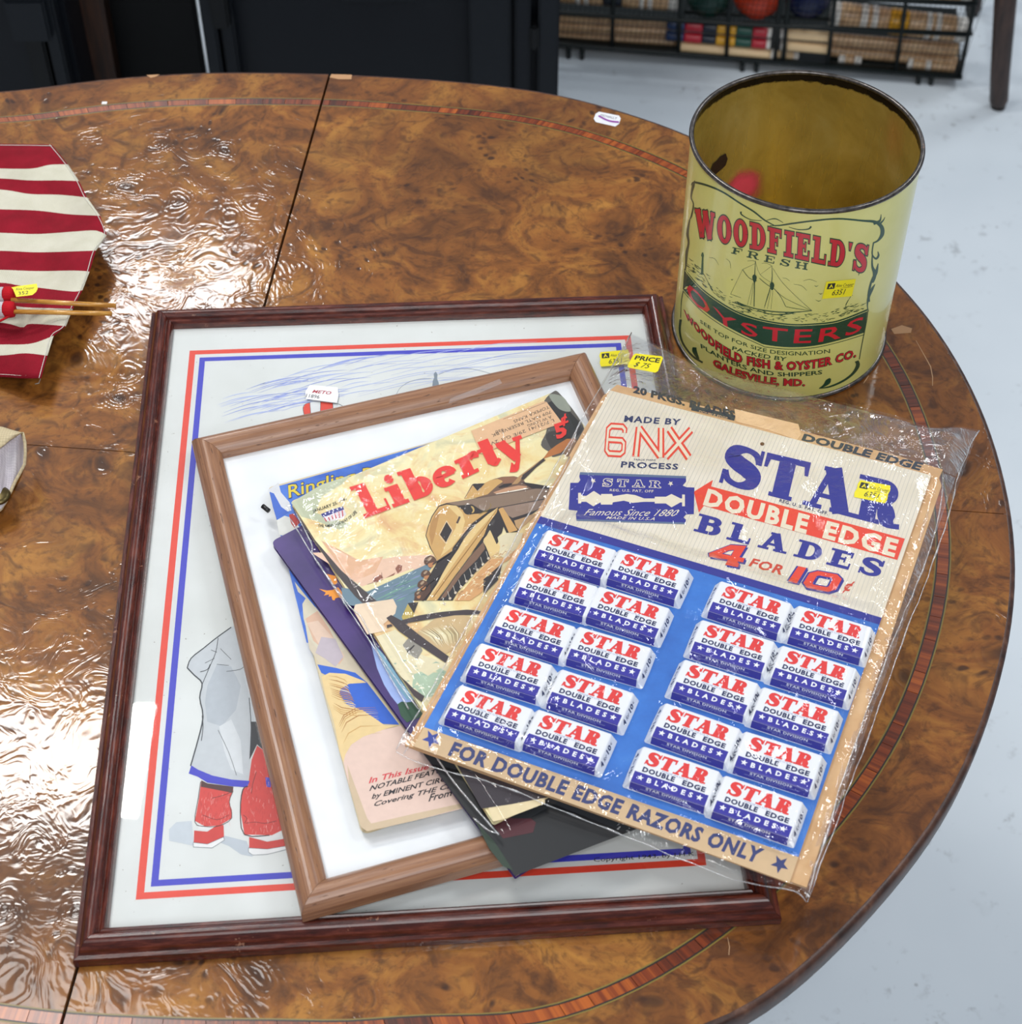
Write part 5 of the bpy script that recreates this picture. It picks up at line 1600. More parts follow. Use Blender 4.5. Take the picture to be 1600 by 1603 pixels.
t = NT('yellow_lithographed_tin'); n1 = t.noise(t.pos, 18, 4, .6)
TIN = t.set(Base_Color=t.ramp(n1.outputs[0], [(.35, '#d3d078'), (.65, '#dbd886')]), Roughness=.30, Coat_Weight=.5, Coat_Roughness=.04)
vs, fs = lathe([(KR, .004), (KR, KH - .004)], (KX, KY, TAB), 160)
can_body = mk('body', vs, fs, TIN, can, smooth=True)
t = NT('brass_lacquered_tin')
n1 = t.noise(t.pos, 14, 5, .65, .5); n2 = t.noise(t.n('VectorMath', {0: t.pos, 1: (1, 1, .12)}, operation='MULTIPLY').outputs[0], 55, 3, .5)
c = t.ramp(n1.outputs[0], [(.3, '#b39c4c'), (.55, '#d2bd68'), (.75, '#e2d184')])
sep = t.n('SeparateXYZ', {0: t.pos})
zr = t.math('SUBTRACT', sep.outputs[2], TAB + KH - .011)
rust = t.math('ADD', t.math('MULTIPLY', zr, 260.0), t.math('MULTIPLY', t.noise(t.pos, 120, 4, .7).outputs[0], 1.6))
c = t.mix(t.n('MapRange', {0: rust, 1: .9, 2: 1.3}).outputs[0], c, '#2a2520')
BRASS = t.set(Base_Color=c, Metallic=.7, Roughness=t.math('ADD', t.math('MULTIPLY', n2.outputs[0], .22), .16), Normal=t.bump(n2.outputs[0], .15, .002))
vs, fs = lathe([(KR - .0008, KH - .003), (KR - .0008, .006)], (KX, KY, TAB), 128)
vs2, fs2 = lathe([(KR - .0008, .006), (0.0001, .0062)], (KX, KY, TAB), 64)
mk('inner_bottom', vs2, fs2, BRASS, can)
can_in = mk('inner_wall', vs, fs, BRASS, can, smooth=True)
RIMM = speck_wood('dull_tinned_steel', '#3c3836', '#5a5552', '#7c7672', 200, .3)
RIMM.node_tree.nodes['Principled BSDF'].inputs['Metallic'].default_value = .7


def ringlathe(name, R, z, r, m, parent, c=(KX, KY, TAB)):
    vs, fs = lathe([(R + r * math.cos(a), z + r * math.sin(a)) for a in [i * math.pi / 5 for i in range(11)]], c, 128)
    return mk(name, vs, fs, m, parent, smooth=True)


ringlathe('rim', KR - .0004, KH - .0020, .0019, RIMM, can)
ringlathe('bottom_seam', KR + .0002, .0020, .0019, RIMM, can)
# rust blotch and painted red reflection on the inner wall


def can_inner(x, y, off=0.0):
    d = ray(x, y); R = KR - .0010 - off
    ox, oy = CAM.x - KX, CAM.y - KY
    a = d.x ** 2 + d.y ** 2; b = 2 * (ox * d.x + oy * d.y); c = ox * ox + oy * oy - R * R
    t_ = (-b + math.sqrt(max(0, b * b - 4 * a * c))) / (2 * a)
    return CAM + d * t_


p = Print(can_inner, step=.00008, base=.0002, maxlen=9)
Y_ = tr(1050, 80, 8)
p.poly(Y_([(500, 1500), (530, 1410), (580, 1370), (620, 1320), (690, 1280), (715, 1350), (690, 1430), (650, 1470), (580, 1530), (545, 1565), (515, 1550)]), mat('#2a1712', .6), 1)
p.build('rust_blotch', can_in, 'dark brown rust blotch on the inner wall')
t = NT('painted_red_reflection')  # soft red reflection, put into the colour of a patch
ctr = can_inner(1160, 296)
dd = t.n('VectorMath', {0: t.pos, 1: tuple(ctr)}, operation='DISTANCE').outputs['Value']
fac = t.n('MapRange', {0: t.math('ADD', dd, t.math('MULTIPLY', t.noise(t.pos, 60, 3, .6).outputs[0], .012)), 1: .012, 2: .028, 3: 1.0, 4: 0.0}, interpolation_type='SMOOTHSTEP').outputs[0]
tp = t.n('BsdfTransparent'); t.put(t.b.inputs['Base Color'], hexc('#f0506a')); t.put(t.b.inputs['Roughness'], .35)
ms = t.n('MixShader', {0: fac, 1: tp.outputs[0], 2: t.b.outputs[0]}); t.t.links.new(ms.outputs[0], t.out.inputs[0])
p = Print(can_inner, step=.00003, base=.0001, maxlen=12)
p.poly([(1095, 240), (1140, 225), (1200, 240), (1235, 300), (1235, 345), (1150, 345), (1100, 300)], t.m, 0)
p.build('red_reflection', can_in, 'painted pinkish red reflection low on the inner wall')

p = Print(can_surf, step=.00005, base=.00012, maxlen=14)
Q_ = tr(1050, 280, 4)
GRN, CRED = mat('#16452f', .3, 0, .4), mat('#c41f30', .3, 0, .4)


def vline(pts, m, layer=0, n=6): p.polys(ribbon([(a, b, c) for (a, b), c in zip(*[(lambda L: ([(q[0], q[1]) for q in L], [q[2] for q in L]))([(*Q_((x, y))[0], w) for x, y, w in cr(pts, n)])][0])]), m, layer)


for pts in ([(128, 40, 1), (150, 22, 3), (240, 45, 3), (330, 85, 2.6), (430, 150, 2.6), (520, 205, 2.6), (590, 260, 2.2), (660, 297, 1)],
            [(620, 292, 1), (680, 292, 2), (760, 280, 2.6), (900, 262, 2.6), (1050, 250, 2.6), (1200, 262, 3), (1280, 270, 4.5), (1320, 300, 6), (1325, 345, 6), (1300, 385, 3), (1268, 402, 2)],
            [(1270, 280, 5), (1310, 262, 3), (1318, 222, .6)], [(1300, 290, 4), (1330, 262, 2), (1342, 240, .6)],
            [(150, 10, .6), (142, 40, 4), (132, 80, 3), (128, 120, 2), (142, 160, 2), (130, 230, 2.6), (118, 255, 1)],
            [(600, 260, .8), (655, 250, 1.4), (705, 275, .6)], [(440, 205, 3), (445, 225, 2), (500, 255, 1.2), (570, 262, .8)], [(740, 302, .8), (800, 318, 1.4), (860, 315, 2), (880, 298, 3)],
            [(1270, 402, 2), (1262, 470, 2), (1285, 500, 3), (1302, 480, 3), (1298, 455, 1)], [(1265, 430, 1), (1262, 540, 3), (1278, 590, 6), (1270, 640, 3), (1262, 650, 1)], [(1300, 530, 1), (1285, 590, 5), (1255, 650, 3), (1240, 730, 4), (1245, 770, 2)],
            [(1280, 660, .8), (1262, 690, 4), (1240, 740, 4), (1232, 790, 2), (1238, 830, 1.4)], [(1235, 830, 1.4), (1225, 900, 1.4), (1205, 1000, 1.4), (1188, 1090, 1.4), (1182, 1130, 1.4)],
            [(1165, 1140, 6), (1172, 1170, 6), (1140, 1220, 4), (1080, 1265, 3.2), (1000, 1300, 2.6), (930, 1313, 1)], [(1000, 1250, 3), (985, 1270, 8), (960, 1295, 4), (930, 1312, 1)],
            [(118, 255, 2), (105, 340, 4), (112, 400, 3), (100, 460, 4), (96, 520, 3), (92, 570, 1.4)], [(78, 700, 1.4), (66, 770, 1.2), (62, 870, 1)],
            [(62, 880, 4), (56, 950, 3), (72, 1020, 3), (110, 1080, 3), (150, 1120, 3), (200, 1150, 3)], [(150, 1055, 6), (150, 1080, 7), (175, 1130, 3)]):
    vline(pts, GRN)
WOODM = ruled(Q_([(152, 186), (280, 216), (400, 246), (540, 280), (670, 315), (860, 350), (960, 370), (1110, 395), (1246, 420)]), Q_([(160, 362), (280, 392), (390, 416), (500, 436), (600, 456), (710, 482), (840, 510), (960, 536), (1080, 556), (1222, 590)]))
p.text(slab_text("WOODFIELD'S", .30, .15, .13, .045, .16), WOODM, GRN, 1)
p.text(slab_text("WOODFIELD'S", .30, .15, .13, 0.0, .16), WOODM, CRED, 2)
p.text(slab_text('FRESH', .20, .10, .14, 0, .42), ruled(Q_([(388, 428), (500, 452), (620, 482), (740, 508), (862, 528)]), Q_([(378, 466), (490, 494), (610, 524), (740, 552), (856, 572)])), GRN, 2)
# green ribbon and its lettering
p.poly(cr(Q_([(85, 560), (180, 670), (300, 762), (430, 835), (580, 882), (750, 908), (900, 905), (1050, 885), (1232, 815)]), 5) + cr(Q_([(1215, 962), (1050, 1012), (900, 1045), (750, 1055), (600, 1040), (540, 1018), (420, 960), (300, 892), (180, 802), (76, 690)]), 5), GRN, 0)
p.polys(ribbon(cr(Q_([(76, 702), (180, 816), (300, 906), (420, 974), (540, 1030), (580, 1048), (600, 1054), (750, 1067), (900, 1057), (1050, 1024), (1214, 975)]), 5), 1.0), GRN, 0)
p.polys(ribbon(cr(Q_([(88, 572), (180, 682), (300, 774), (430, 847), (580, 893), (750, 918), (900, 915), (1050, 896), (1230, 828)]), 5), .8), mat('#dbd886', .3), 1)
p.text(sans_text('OYSTERS', .012, .1, 1.2), ruled(Q_([(96, 625), (200, 742), (340, 850), (500, 910), (680, 938), (840, 944), (1000, 930), (1206, 862)]), Q_([(105, 742), (250, 862), (420, 958), (560, 998), (700, 1022), (840, 1028), (1020, 1006), (1200, 950)])), mat('#cf2030', .3, 0, .4), 2)
p.text(sans_text('SEE TOP FOR SIZE DESIGNATION', .006), ruled(Q_([(184, 880), (330, 972), (500, 1037), (640, 1072), (820, 1082), (998, 1066)]), Q_([(184, 900), (330, 996), (500, 1060), (640, 1095), (820, 1106), (998, 1090)])), GRN, 1)
p.text(sans_text('PACKED BY', .012), ruled(Q_([(388, 1048), (550, 1092), (728, 1118)]), Q_([(384, 1070), (548, 1116), (722, 1142)])), GRN, 1)
W2 = ruled(Q_([(80, 818), (170, 915), (290, 1020), (420, 1095), (560, 1130), (700, 1147), (850, 1142), (1000, 1115), (1166, 1066)]), Q_([(90, 862), (180, 968), (290, 1070), (410, 1142), (560, 1178), (700, 1194), (850, 1190), (1000, 1162), (1162, 1112)]))
p.text(sans_text('WOODFIELD FISH & OYSTER CO.', .075, 0, 1.1), W2, GRN, 1); p.text(sans_text('WOODFIELD FISH & OYSTER CO.', .035, 0, 1.1), W2, CRED, 2)
p.text(sans_text('PLANTERS AND SHIPPERS', .02), ruled(Q_([(186, 1032), (330, 1112), (480, 1172), (640, 1208), (800, 1212), (950, 1198)]), Q_([(190, 1058), (330, 1138), (480, 1198), (640, 1232), (800, 1236), (950, 1222)])), GRN, 1)
W3 = ruled(Q_([(265, 1128), (400, 1188), (550, 1232), (700, 1252), (845, 1258)]), Q_([(262, 1166), (400, 1230), (550, 1272), (700, 1292), (843, 1296)]))
p.text(sans_text('GALESVILLE, MD.', .075, 0, 1.05), W3, GRN, 1); p.text(sans_text('GALESVILLE, MD.', .035, 0, 1.05), W3, CRED, 2)
# sea, lighthouse, schooner, gulls
random.seed(4)
for k in range(230):
    x = random.uniform(105, 1215)
    yb = 560 + (x - 90) * .98 if x < 200 else 672 + (x - 200) * .72 if x < 430 else 838 + (x - 430) * .28 if x < 600 else 886 + (x - 600) * .12 if x < 760 else 905 if x < 950 else 905 - (x - 950) * .32
    dpt = 55 if x > 250 else 90
    y = yb - 8 - random.random() ** 1.4 * dpt
    w = random.uniform(10, 34); sl = .75 if x < 330 else .3 if x < 600 else 0.02 if x < 950 else -.3
    vline([(x - w / 2, y - sl * w / 2, .2), (x, y + random.uniform(0, 5), random.uniform(.5, 1.1)), (x + w / 2, y + sl * w / 2, .2)], GRN, 0, 2)
p.poly(Q_([(188, 600), (195, 490), (190, 480), (195, 462), (203, 460), (208, 480), (205, 492), (204, 600)]), mat('#3c5c34', .3), 0)
vline([(180, 600, .6), (200, 588, 1), (230, 640, .6), (262, 700, 2.2)], GRN, 0, 3)
for pts in ([(530, 512, .6), (526, 620, 1.4), (522, 800, 1.2)], [(634, 545, .6), (632, 650, 1.4), (588, 800, .8)], [(450, 568, .8), (490, 620, .8), (540, 640, .8)], [(450, 568, .4), (375, 722, .5)], [(375, 722, .5), (440, 745, .4)], [(450, 568, .4), (530, 530, .4)],
            [(530, 515, .4), (560, 600, .4), (630, 650, .4)], [(555, 622, .8), (600, 660, .9), (650, 690, .8)], [(640, 560, .4), (700, 650, .5), (800, 750, .5), (885, 826, .6)], [(650, 690, .6), (720, 750, .5), (885, 826, .5)], [(650, 690, .8), (690, 740, .8), (720, 800, .8)],
            [(634, 545, .4), (560, 600, .3)], [(500, 790, .4), (522, 640, .5)], [(480, 790, .4), (515, 650, .4)], [(610, 720, .4), (585, 810, .4)], [(628, 700, .4), (605, 815, .4)], [(640, 700, .4), (628, 815, .4)],
            [(415, 770, 1.6), (460, 790, 1.2), (540, 815, 1.4), (650, 832, 1.6), (760, 836, 1.6), (885, 826, .8)], [(400, 768, .6), (430, 790, .8), (500, 812, .6)], [(540, 825, .8), (640, 850, 1.2), (740, 845, 1.6), (780, 835, .8)], [(720, 800, .6), (780, 812, .8), (885, 826, .5)],
            [(240, 492, .3), (275, 500, .5), (300, 540, .3)], [(345, 500, .3), (370, 520, .5), (375, 560, .3)], [(700, 620, .3), (725, 625, .5), (745, 640, .3)], [(770, 660, .3), (820, 670, .5), (852, 700, .3)], [(830, 640, .3), (870, 630, .5), (915, 645, .3)],
            [(900, 668, .3), (912, 674, .8), (925, 668, .3)], [(925, 715, .3), (940, 722, .9), (950, 715, .3)], [(908, 758, .3), (925, 766, .9), (942, 760, .3)], [(378, 630, .8), (385, 633, 1), (390, 628, .6)], [(480, 515, .3), (510, 512, .5), (530, 518, .4)], [(570, 530, .3), (600, 528, .5), (634, 545, .4)],
            [(1088, 815, .6), (1108, 770, .6), (1132, 730, .5)], [(1108, 735, .4), (1140, 730, .5)], [(1095, 790, .5), (1112, 760, 1)], [(1176, 605, .6), (1182, 590, .9), (1190, 582, .4)]):
    vline(pts, GRN, 1, 3)
for c_ in ((525, 612), (635, 660)):
    p.curve(Q_([(c_[0] - 14, c_[1]), (c_[0], c_[1] - 14), (c_[0] + 14, c_[1] + 4), (c_[0] + 6, c_[1] + 34), (c_[0] - 6, c_[1] + 34)]), GRN, 2, 3)
p.build('label_print', can_body)
sticker('lot_sticker', can_body, can_surf, Q_((975, 645), (1160, 628), (1134, 735), (948, 752)), [(0, 0), (1, 0), (1.0, .3), (1, 1), (0, 1), (.0, .6)], LOT, thick=.0005, maxlen=10, label='yellow lot sticker')

# ================================================================== FLAG, ROLLED FLAGS, POUCH on the left
T_ = tr(0, 200, 2.585); R_c = tr(0, 400, 7.2857)


def cloth_mat(name, a, b, sc=1500):
    t = NT(name)
    w1 = t.n('TexWave', {'Vector': t.pos, 'Scale': sc / 6, 'Distortion': 1.5}, bands_direction='X')
    w2 = t.n('TexWave', {'Vector': t.pos, 'Scale': sc / 6, 'Distortion': 1.5}, bands_direction='Y')
    n = t.noise(t.pos, 50, 4, .6)
    h = t.math('ADD', w1.outputs['Fac'], w2.outputs['Fac'])
    c = t.ramp(n.outputs[0], [(.3, a), (.7, b)])
    c = t.mix(t.math('MULTIPLY', h, .10), c, '#30302c')
    return t.set(Base_Color=c, Roughness=.85, Normal=t.bump(h, .3, .0003), Specular_IOR_Level=.2)


FRED, FWHT = cloth_mat('red_flag_cloth', '#86081f', '#9c0e28'), cloth_mat('cream_flag_cloth', '#d3d0bb', '#e0ddcb')


def flag_z(x, y):
    return TAB + .021 + .0035 * math.sin(x * .045 + y * .02) + .0025 * math.sin(y * .06 - x * .03) - max(0, (y - 540)) * .00012 + .004 * sm(60, 150, x)


rowsx = [T_([(-260, 60), (0, 65), (110, 66), (210, 68)]), T_([(-260, 160), (0, 165), (130, 165), (200, 150), (275, 148)]), T_([(-260, 200), (0, 205), (120, 213), (240, 213), (320, 216)]),
         T_([(-260, 240), (0, 250), (120, 268), (240, 271), (352, 282)]), T_([(-260, 325), (0, 330), (150, 335), (280, 350), (405, 356)]),
         T_([(-260, 420), (0, 425), (150, 430), (300, 420), (388, 416), (432, 434)]), T_([(-260, 500), (0, 498), (150, 504), (300, 500), (388, 497)]), T_([(-260, 572), (0, 575), (150, 580), (300, 578), (362, 582)]),
         R_c([(-700, 300), (0, 310), (180, 335), (430, 365), (820, 410), (940, 395)]), R_c([(-700, 560), (0, 560), (280, 590), (560, 600), (830, 608)]), R_c([(-700, 760), (0, 765), (250, 820), (330, 780), (560, 790), (750, 805)]),
         R_c([(-700, 1020), (0, 1015), (350, 1005), (610, 915)]), R_c([(-700, 1150), (0, 1140), (280, 1115), (540, 1142)]), R_c([(-700, 1380), (0, 1385), (240, 1400), (470, 1398)])]
flag = empty('striped_flag', (at(20, 400, 0).x, at(20, 400, 0).y, TAB), 'red and cream striped cloth flag spread at the left edge of the table', 'flag')
vs = []; fs = []; ix = []
NXf = 30; SUB = 4


def along(L, s):
    seg = [0]
    for i in range(len(L) - 1): seg.append(seg[-1] + math.hypot(L[i + 1][0] - L[i][0], L[i + 1][1] - L[i][1]))
    d = s * seg[-1]
    for i in range(len(L) - 1):
        if d <= seg[i + 1] or i == len(L) - 2:
            u = (d - seg[i]) / ((seg[i + 1] - seg[i]) or 1); return lerp(L[i], L[i + 1], u)


crs = [cr(r, 6) for r in rowsx]
for k in range(13):
    for j in range(SUB + 1):
        if k and j == 0: continue
        for i in range(NXf + 1):
            s = i / NXf
            x, y = lerp(along(crs[k], s), along(crs[k + 1], s), j / SUB)
            vs.append(at(x, y, flag_z(x, y)))
n_r = 13 * SUB
for r in range(n_r):
    for i in range(NXf):
        a = r * (NXf + 1) + i
        fs.append([a, a + NXf + 1, a + NXf + 2, a + 1]); ix.append((r // SUB) % 2)
fo = mk('cloth', vs, fs, [FRED, FWHT], flag, ix, smooth=True)
sol = fo.modifiers.new('thickness', 'SOLIDIFY'); sol.thickness = .0004
STC = mat('#dcd9d0', .8)
edge_px = [along(c_, 1.0) for c_ in crs]
edge_px = [(x - 3.5, y) for x, y in edge_px]
pts = [at(x, y, flag_z(x, y) + .0005) for x, y in cr(edge_px, 6)]
tube_obj('hem_stitching', pts, .0003, STC, fo, 5)
pts = [at(x, y - 4, flag_z(x, y) + .0005) for x, y in [along(crs[13], s / 20) for s in range(21)]] + [at(63, 594, TAB + .012), at(61, 600, TAB + .004), at(55, 601, TAB + .003)]
tube_obj('hem_stitching', pts, .0004, STC, fo, 5)
pts = [at(x, y + 2, flag_z(x, y) + .0005) for x, y in [along(crs[0], s / 20) for s in range(21)]]
tube_obj('hem_stitching', pts, .0003, STC, fo, 5)

t = NT('varnished_dowel'); n1 = t.noise(t.n('VectorMath', {0: t.pos, 1: (.15, 1, 1)}, operation='MULTIPLY').outputs[0], 500, 3, .6)
DOW = t.set(Base_Color=t.ramp(n1.outputs[0], [(.3, '#a86f26'), (.6, '#d59c48'), (.8, '#eabf70')]), Roughness=.3, Coat_Weight=.3)
ROLL = cloth_mat('white_rolled_cloth', '#c9c2c8', '#dcd6d8'); TIE = cloth_mat('red_tie_cloth', '#b30d1c', '#c81424')
ZS = TAB + .0345
for lab, r1, s0, s1, band in (('upper of two rolled white flags with a red tie and a bare wooden stick', ((-300, 446), (60, 446)), (130, 508), (1318, 573), 105),
                              ('lower of two rolled white flags with a red tie and a shorter wooden stick', ((-300, 612), (70, 614)), (130, 640), (1274, 662), 115)):
    p0 = R_c(r1[0])[0]; p1 = R_c(r1[1])[0]
    A, B = at(*p0, ZS), at(*p1, ZS)
    ob = empty('rolled_flag', (B.x, B.y, TAB), lab, 'flag')
    # cloth roll with a spiral outline
    d = (B - A).normalized(); u_ = Vector((-d.y, d.x, 0)); vs = []; fs = []; n = 28
    for e in (0, .25, .5, .75, 1):
        c_ = A + (B - A) * e
        for k in range(n):
            a = 2 * math.pi * k / n; rr = .0060 * (1 + .10 * k / n + .03 * math.sin(3 * a + e * 4))
            vs.append(c_ + u_ * (math.cos(a) * rr) + Vector((0, 0, math.sin(a) * rr)))
    for i in range(4):
        for k in range(n): fs.append([i * n + k, i * n + (k + 1) % n, (i + 1) * n + (k + 1) % n, (i + 1) * n + k])
    fs.append([4 * n + k for k in range(n)]); fs.append([k for k in range(n)][::-1])
    mk('cloth_roll', vs, fs, ROLL, ob, smooth=True)
    yb = p1[1]
    bp = [at(x, yb, ZS) for x in (6, 10, 17, 22, 24)]
    tube_obj('red_tie', bp, [.0062, .0067, .0066, .0060, .0035], TIE, ob, 20)
    tube_obj('stick', [at(*R_c(s0)[0], ZS), at(*R_c(s1)[0], ZS - .0005)], .0019, DOW, ob, 14)
tube_obj('ribbon_end', [at(-8, 506, TAB + .031), at(3, 501, TAB + .032), at(16, 494, TAB + .033)], .0010, TIE, ob, 6)
zt_ = TAB + .0300
sticker('lot_sticker', flag, flat(TAB + .0415), R_c((120, 345), (425, 320), (415, 445), (185, 472)), [(.0, .85), (.25, .92), (.98, 1), (1.04, .55), (.98, .25), (.80, 0), (0, 0), (.03, .7)],
        [('Alex Cooper', (.12, .55, .9, .78), 0, .3), ('352', (.15, .14, .62, .42), .003, .2)], logo=False, label='yellow lot sticker')

# canvas pouch with pale lining and a snap
U_ = tr(0, 580, 5.3333)
CANV, LIN = cloth_mat('tan_canvas', '#c9b893', '#d9c9a6', 900), cloth_mat('pale_lining', '#c4bcc6', '#ddd8da', 1200)
pch = empty('canvas_pouch', (at(5, 740, 0).x, at(5, 740, 0).y, TAB), 'tan canvas pouch with pale lining and a dark snap, cut off by the left edge', 'pouch')


def sheet(name, top, bot, zf, m, parent, nx=16, ny=16, th=.0009, label=None):
    R_ = ruled(top, bot); vs = []; fs = []
    for j in range(ny + 1):
        for i in range(nx + 1):
            s, t_ = i / nx, 1 - j / ny; x, y = R_(s, t_); vs.append(at(x, y, zf(s, 1 - t_)))
    for j in range(ny):
        for i in range(nx):
            a = j * (nx + 1) + i; fs.append([a, a + nx + 1, a + nx + 2, a + 1])
    o = mk(name, vs, fs, m, parent, smooth=True, label=label)
    s_ = o.modifiers.new('thickness', 'SOLIDIFY'); s_.thickness = th; s_.offset = 1 if False else -1
    return o


sheet('flap', U_([(-500, 440), (-200, 450), (0, 465), (90, 492), (187, 517)]), U_([(-500, 760), (-200, 700), (0, 645), (90, 578), (188, 522)]), lambda s, t_: TAB + .034 + .010 * s + .003 * math.sin(t_ * 3), CANV, pch)
sheet('lining', U_([(-500, 780), (-200, 720), (0, 650), (90, 582), (190, 523)]), U_([(-500, 1300), (-200, 1250), (0, 1165), (80, 1030), (130, 920), (206, 782), (212, 640)]),
      lambda s, t_: TAB + .030 + .010 * s - .020 * t_ + .0022 * math.sin(s * 22 + t_ * 4) * math.sin(t_ * 3.1), LIN, pch, 30, 24)
sheet('underside', U_([(-500, 470), (-200, 480), (0, 490), (90, 510), (180, 530)]), U_([(-500, 1300), (-200, 1260), (0, 1175), (60, 1085), (125, 960), (195, 790), (200, 650)]),
      lambda s, t_: TAB + .002 + .010 * s * (1 - t_), CANV, pch)
hp = [at(x, y, TAB + z) for (x, y), z in zip(U_([(188, 520), (208, 600), (211, 690), (205, 782), (165, 860), (128, 925), (90, 1010), (45, 1100), (0, 1165), (-120, 1220)]), (.043, .040, .035, .029, .024, .020, .016, .012, .010, .009))]
tube_obj('bound_edge', hp, .0012, CANV, pch, 8)
t = NT('aged_brass_snap'); SNAPM = t.set(Base_Color=hexc('#5c5030'), Metallic=.8, Roughness=.35)
c0 = at(*U_((-14, 1050))[0], TAB + .018)
vs, fs = lathe([(0.0001, .0030), (.006, .0028), (.0085, .0015), (.009, 0), (.0001, -.001)], c0, 28)
mk('snap', vs, fs, SNAPM, pch, smooth=True)

# ================================================================== BACKGROUND: dark trunks, board, wire rack with croquet set, stool legs
def vplane(A, B):
    n = Vector((-(B - A).y, (B - A).x, 0)).normalized()
    if n.y > 0: n = -n                                            # towards the camera

    def f(x, y, off=0.0):
        d = ray(x, y); return CAM + d * ((A + n * off - CAM).dot(n) / d.dot(n))
    f.n = n
    return f


def plastic(name, h, r=.45):
    t = NT(name); n1 = t.noise(t.pos, 160, 3, .6); n2 = t.noise(t.pos, 6, 3, .5)
    c = t.mix(t.math('MULTIPLY', n2.outputs[0], .5), h, '#0a0d12')
    return t.set(Base_Color=c, Roughness=r, Specular_IOR_Level=.3, Normal=t.bump(n1.outputs[0], .3, .0008))


TRK, TRK2, TRK3 = plastic('dark_navy_plastic', '#080d16'), plastic('charcoal_plastic', '#11161d'), plastic('black_plastic', '#050607')
YC = 1.98
CP = vplane(Vector((-1, YC, 0)), Vector((1, YC, 0)))
X_of = lambda px, py=60: CP(px, py).x


def trunk(x0, x1, label, strips):
    X0, X1 = X_of(x0), X_of(x1)
    tk = empty('storage_trunk', ((X0 + X1) / 2, YC + .25, 0), label, 'trunk')
    box('body', ((X0 + X1) / 2, YC + .26, .31), (X1 - X0, .50, .60), TRK, tk, bev=.008)
    box('lid', ((X0 + X1) / 2, YC + .25, .635), (X1 - X0 + .01, .53, .045), TRK2, tk, bev=.008)
    for a, b, m, d in strips:
        A, B = X_of(a), X_of(b)
        box('corner_rib', ((A + B) / 2, YC + .004 - d / 2, .305), (B - A, d + .01, .58), m, tk, bev=.003)
    return tk


tk = trunk(322, 876, 'large black and navy storage trunk standing behind the table, right of the brown board', [(735, 800, TRK2, .012), (806, 830, TRK, .02), (842, 874, TRK2, .016), (324, 346, TRK2, .02), (350, 372, TRK, .012)])
box('latch', (X_of(356), YC - .022, .475), (.022, .02, .05), TRK3, tk, bev=.003)
box('latch', (X_of(836), YC - .012, .43), (.012, .02, .035), TRK3, tk, bev=.003)
box('handle', (X_of(598), YC - .006, .487), (.10, .022, .016), TRK2, tk, bev=.004)
tk = trunk(-330, 106, 'black and navy storage trunk at the far left behind the table', [(78, 100, TRK2, .015), (42, 72, TRK3, .012), (-300, -200, TRK2, .014)])
box('latch', (X_of(60), YC - .02, .46), (.05, .02, .06), TRK2, tk, bev=.003)
box_m = plastic('rear_black', '#040506', .6)
xa_, xb2 = CP(114, 60, -.15).x, CP(312, 60, -.15).x
bk = box('dark_gap_filler', ((xa_ + xb2) / 2, YC + .16, .36), (xb2 - xa_, .02, .72), box_m, None, bev=.003)  # black sheet added to stand in for the dark gap
tag(bk, 'black upright panel added in place of the dark gap between the trunks', 'panel')
A, B = CP(154, 130, -.09), CP(120, -60, -.09)
bd = Vector((.026, 0, 0))
t = NT('dark_brown_board'); n1 = t.noise(t.n('VectorMath', {0: t.pos, 1: (1, 1, .1)}, operation='MULTIPLY').outputs[0], 120, 3, .6)
BRDM = t.set(Base_Color=t.ramp(n1.outputs[0], [(.3, '#1c0f09'), (.6, '#3a2010'), (.8, '#4c2c16')]), Roughness=.45)
dn = (A - B).normalized(); A0_ = A + dn * ((A.z - 0.0) / -dn.z)
bo = mk('wooden_board', [q + o for q in (A0_, B) for o in (-bd, bd, bd + Vector((0, .03, 0)), -bd + Vector((0, .03, 0)))],
        [[0, 1, 5, 4], [1, 2, 6, 5], [2, 3, 7, 6], [3, 0, 4, 7], [4, 5, 6, 7], [3, 2, 1, 0]], BRDM)
tag(bo, 'dark brown board leaning between the two black trunks', 'board')

# wire rack
RA, RBv = at(872, 76, .018), at(1502, 122, .018)
RP = vplane(RA, RBv)
WIRE = plastic('black_green_wire', '#0c1513', .4)
rk = empty('wire_rack', ((RA.x + RBv.x) / 2, (RA.y + RBv.y) / 2, 0), 'black wire rack on the floor holding a croquet set', 'rack')
back = -RP.n * .20
rails = [[(560, 52), (878, 69), (1506, 121)], [(560, 6), (870, 20), (1170, 38), (1519, 54)], [(560, -36), (900, -28), (1322, -3), (1528, 6)], [(560, -90), (1540, -50)]]
for L in rails: tube_obj('rail', [RP(x, y) for x, y in L], .0045, WIRE, rk, 8)
for xa, ya, xb_, yb in ((1540, -60, 1502, 121), (958, 72, 962, -60), (1137, 90, 1146, -60), (1213, 96, 1226, -60), (1226, 96, 1240, -60), (1296, 100, 1314, -60), (1402, 112, 1428, -60), (1062, 82, 1067, -60)):
    tube_obj('upright', [RP(xa, ya), RP(xb_, yb)], .0035, WIRE, rk, 8)
for x, y in ((891, 70), (912, 72), (1164, 91), (1186, 93), (1440, 117), (1460, 118)):
    a = RP(x, y); tube_obj('foot', [a, Vector((a.x, a.y, 0.002))], .004, WIRE, rk, 8)
# floor of the rack, side wires, fine mesh
a, b = RP(700, 58), RP(1502, 121)
box_v = [a, b, b + back, a + back]
slab_obj('tray', [v + Vector((0, 0, .002)) for v in box_v], .003, WIRE, rk)
for q in (RP(1502, 121), RP(1519, 54), RP(1528, 6)): tube_obj('side_rail', [q, q + back], .004, WIRE, rk, 8)
vs = []; fs = []


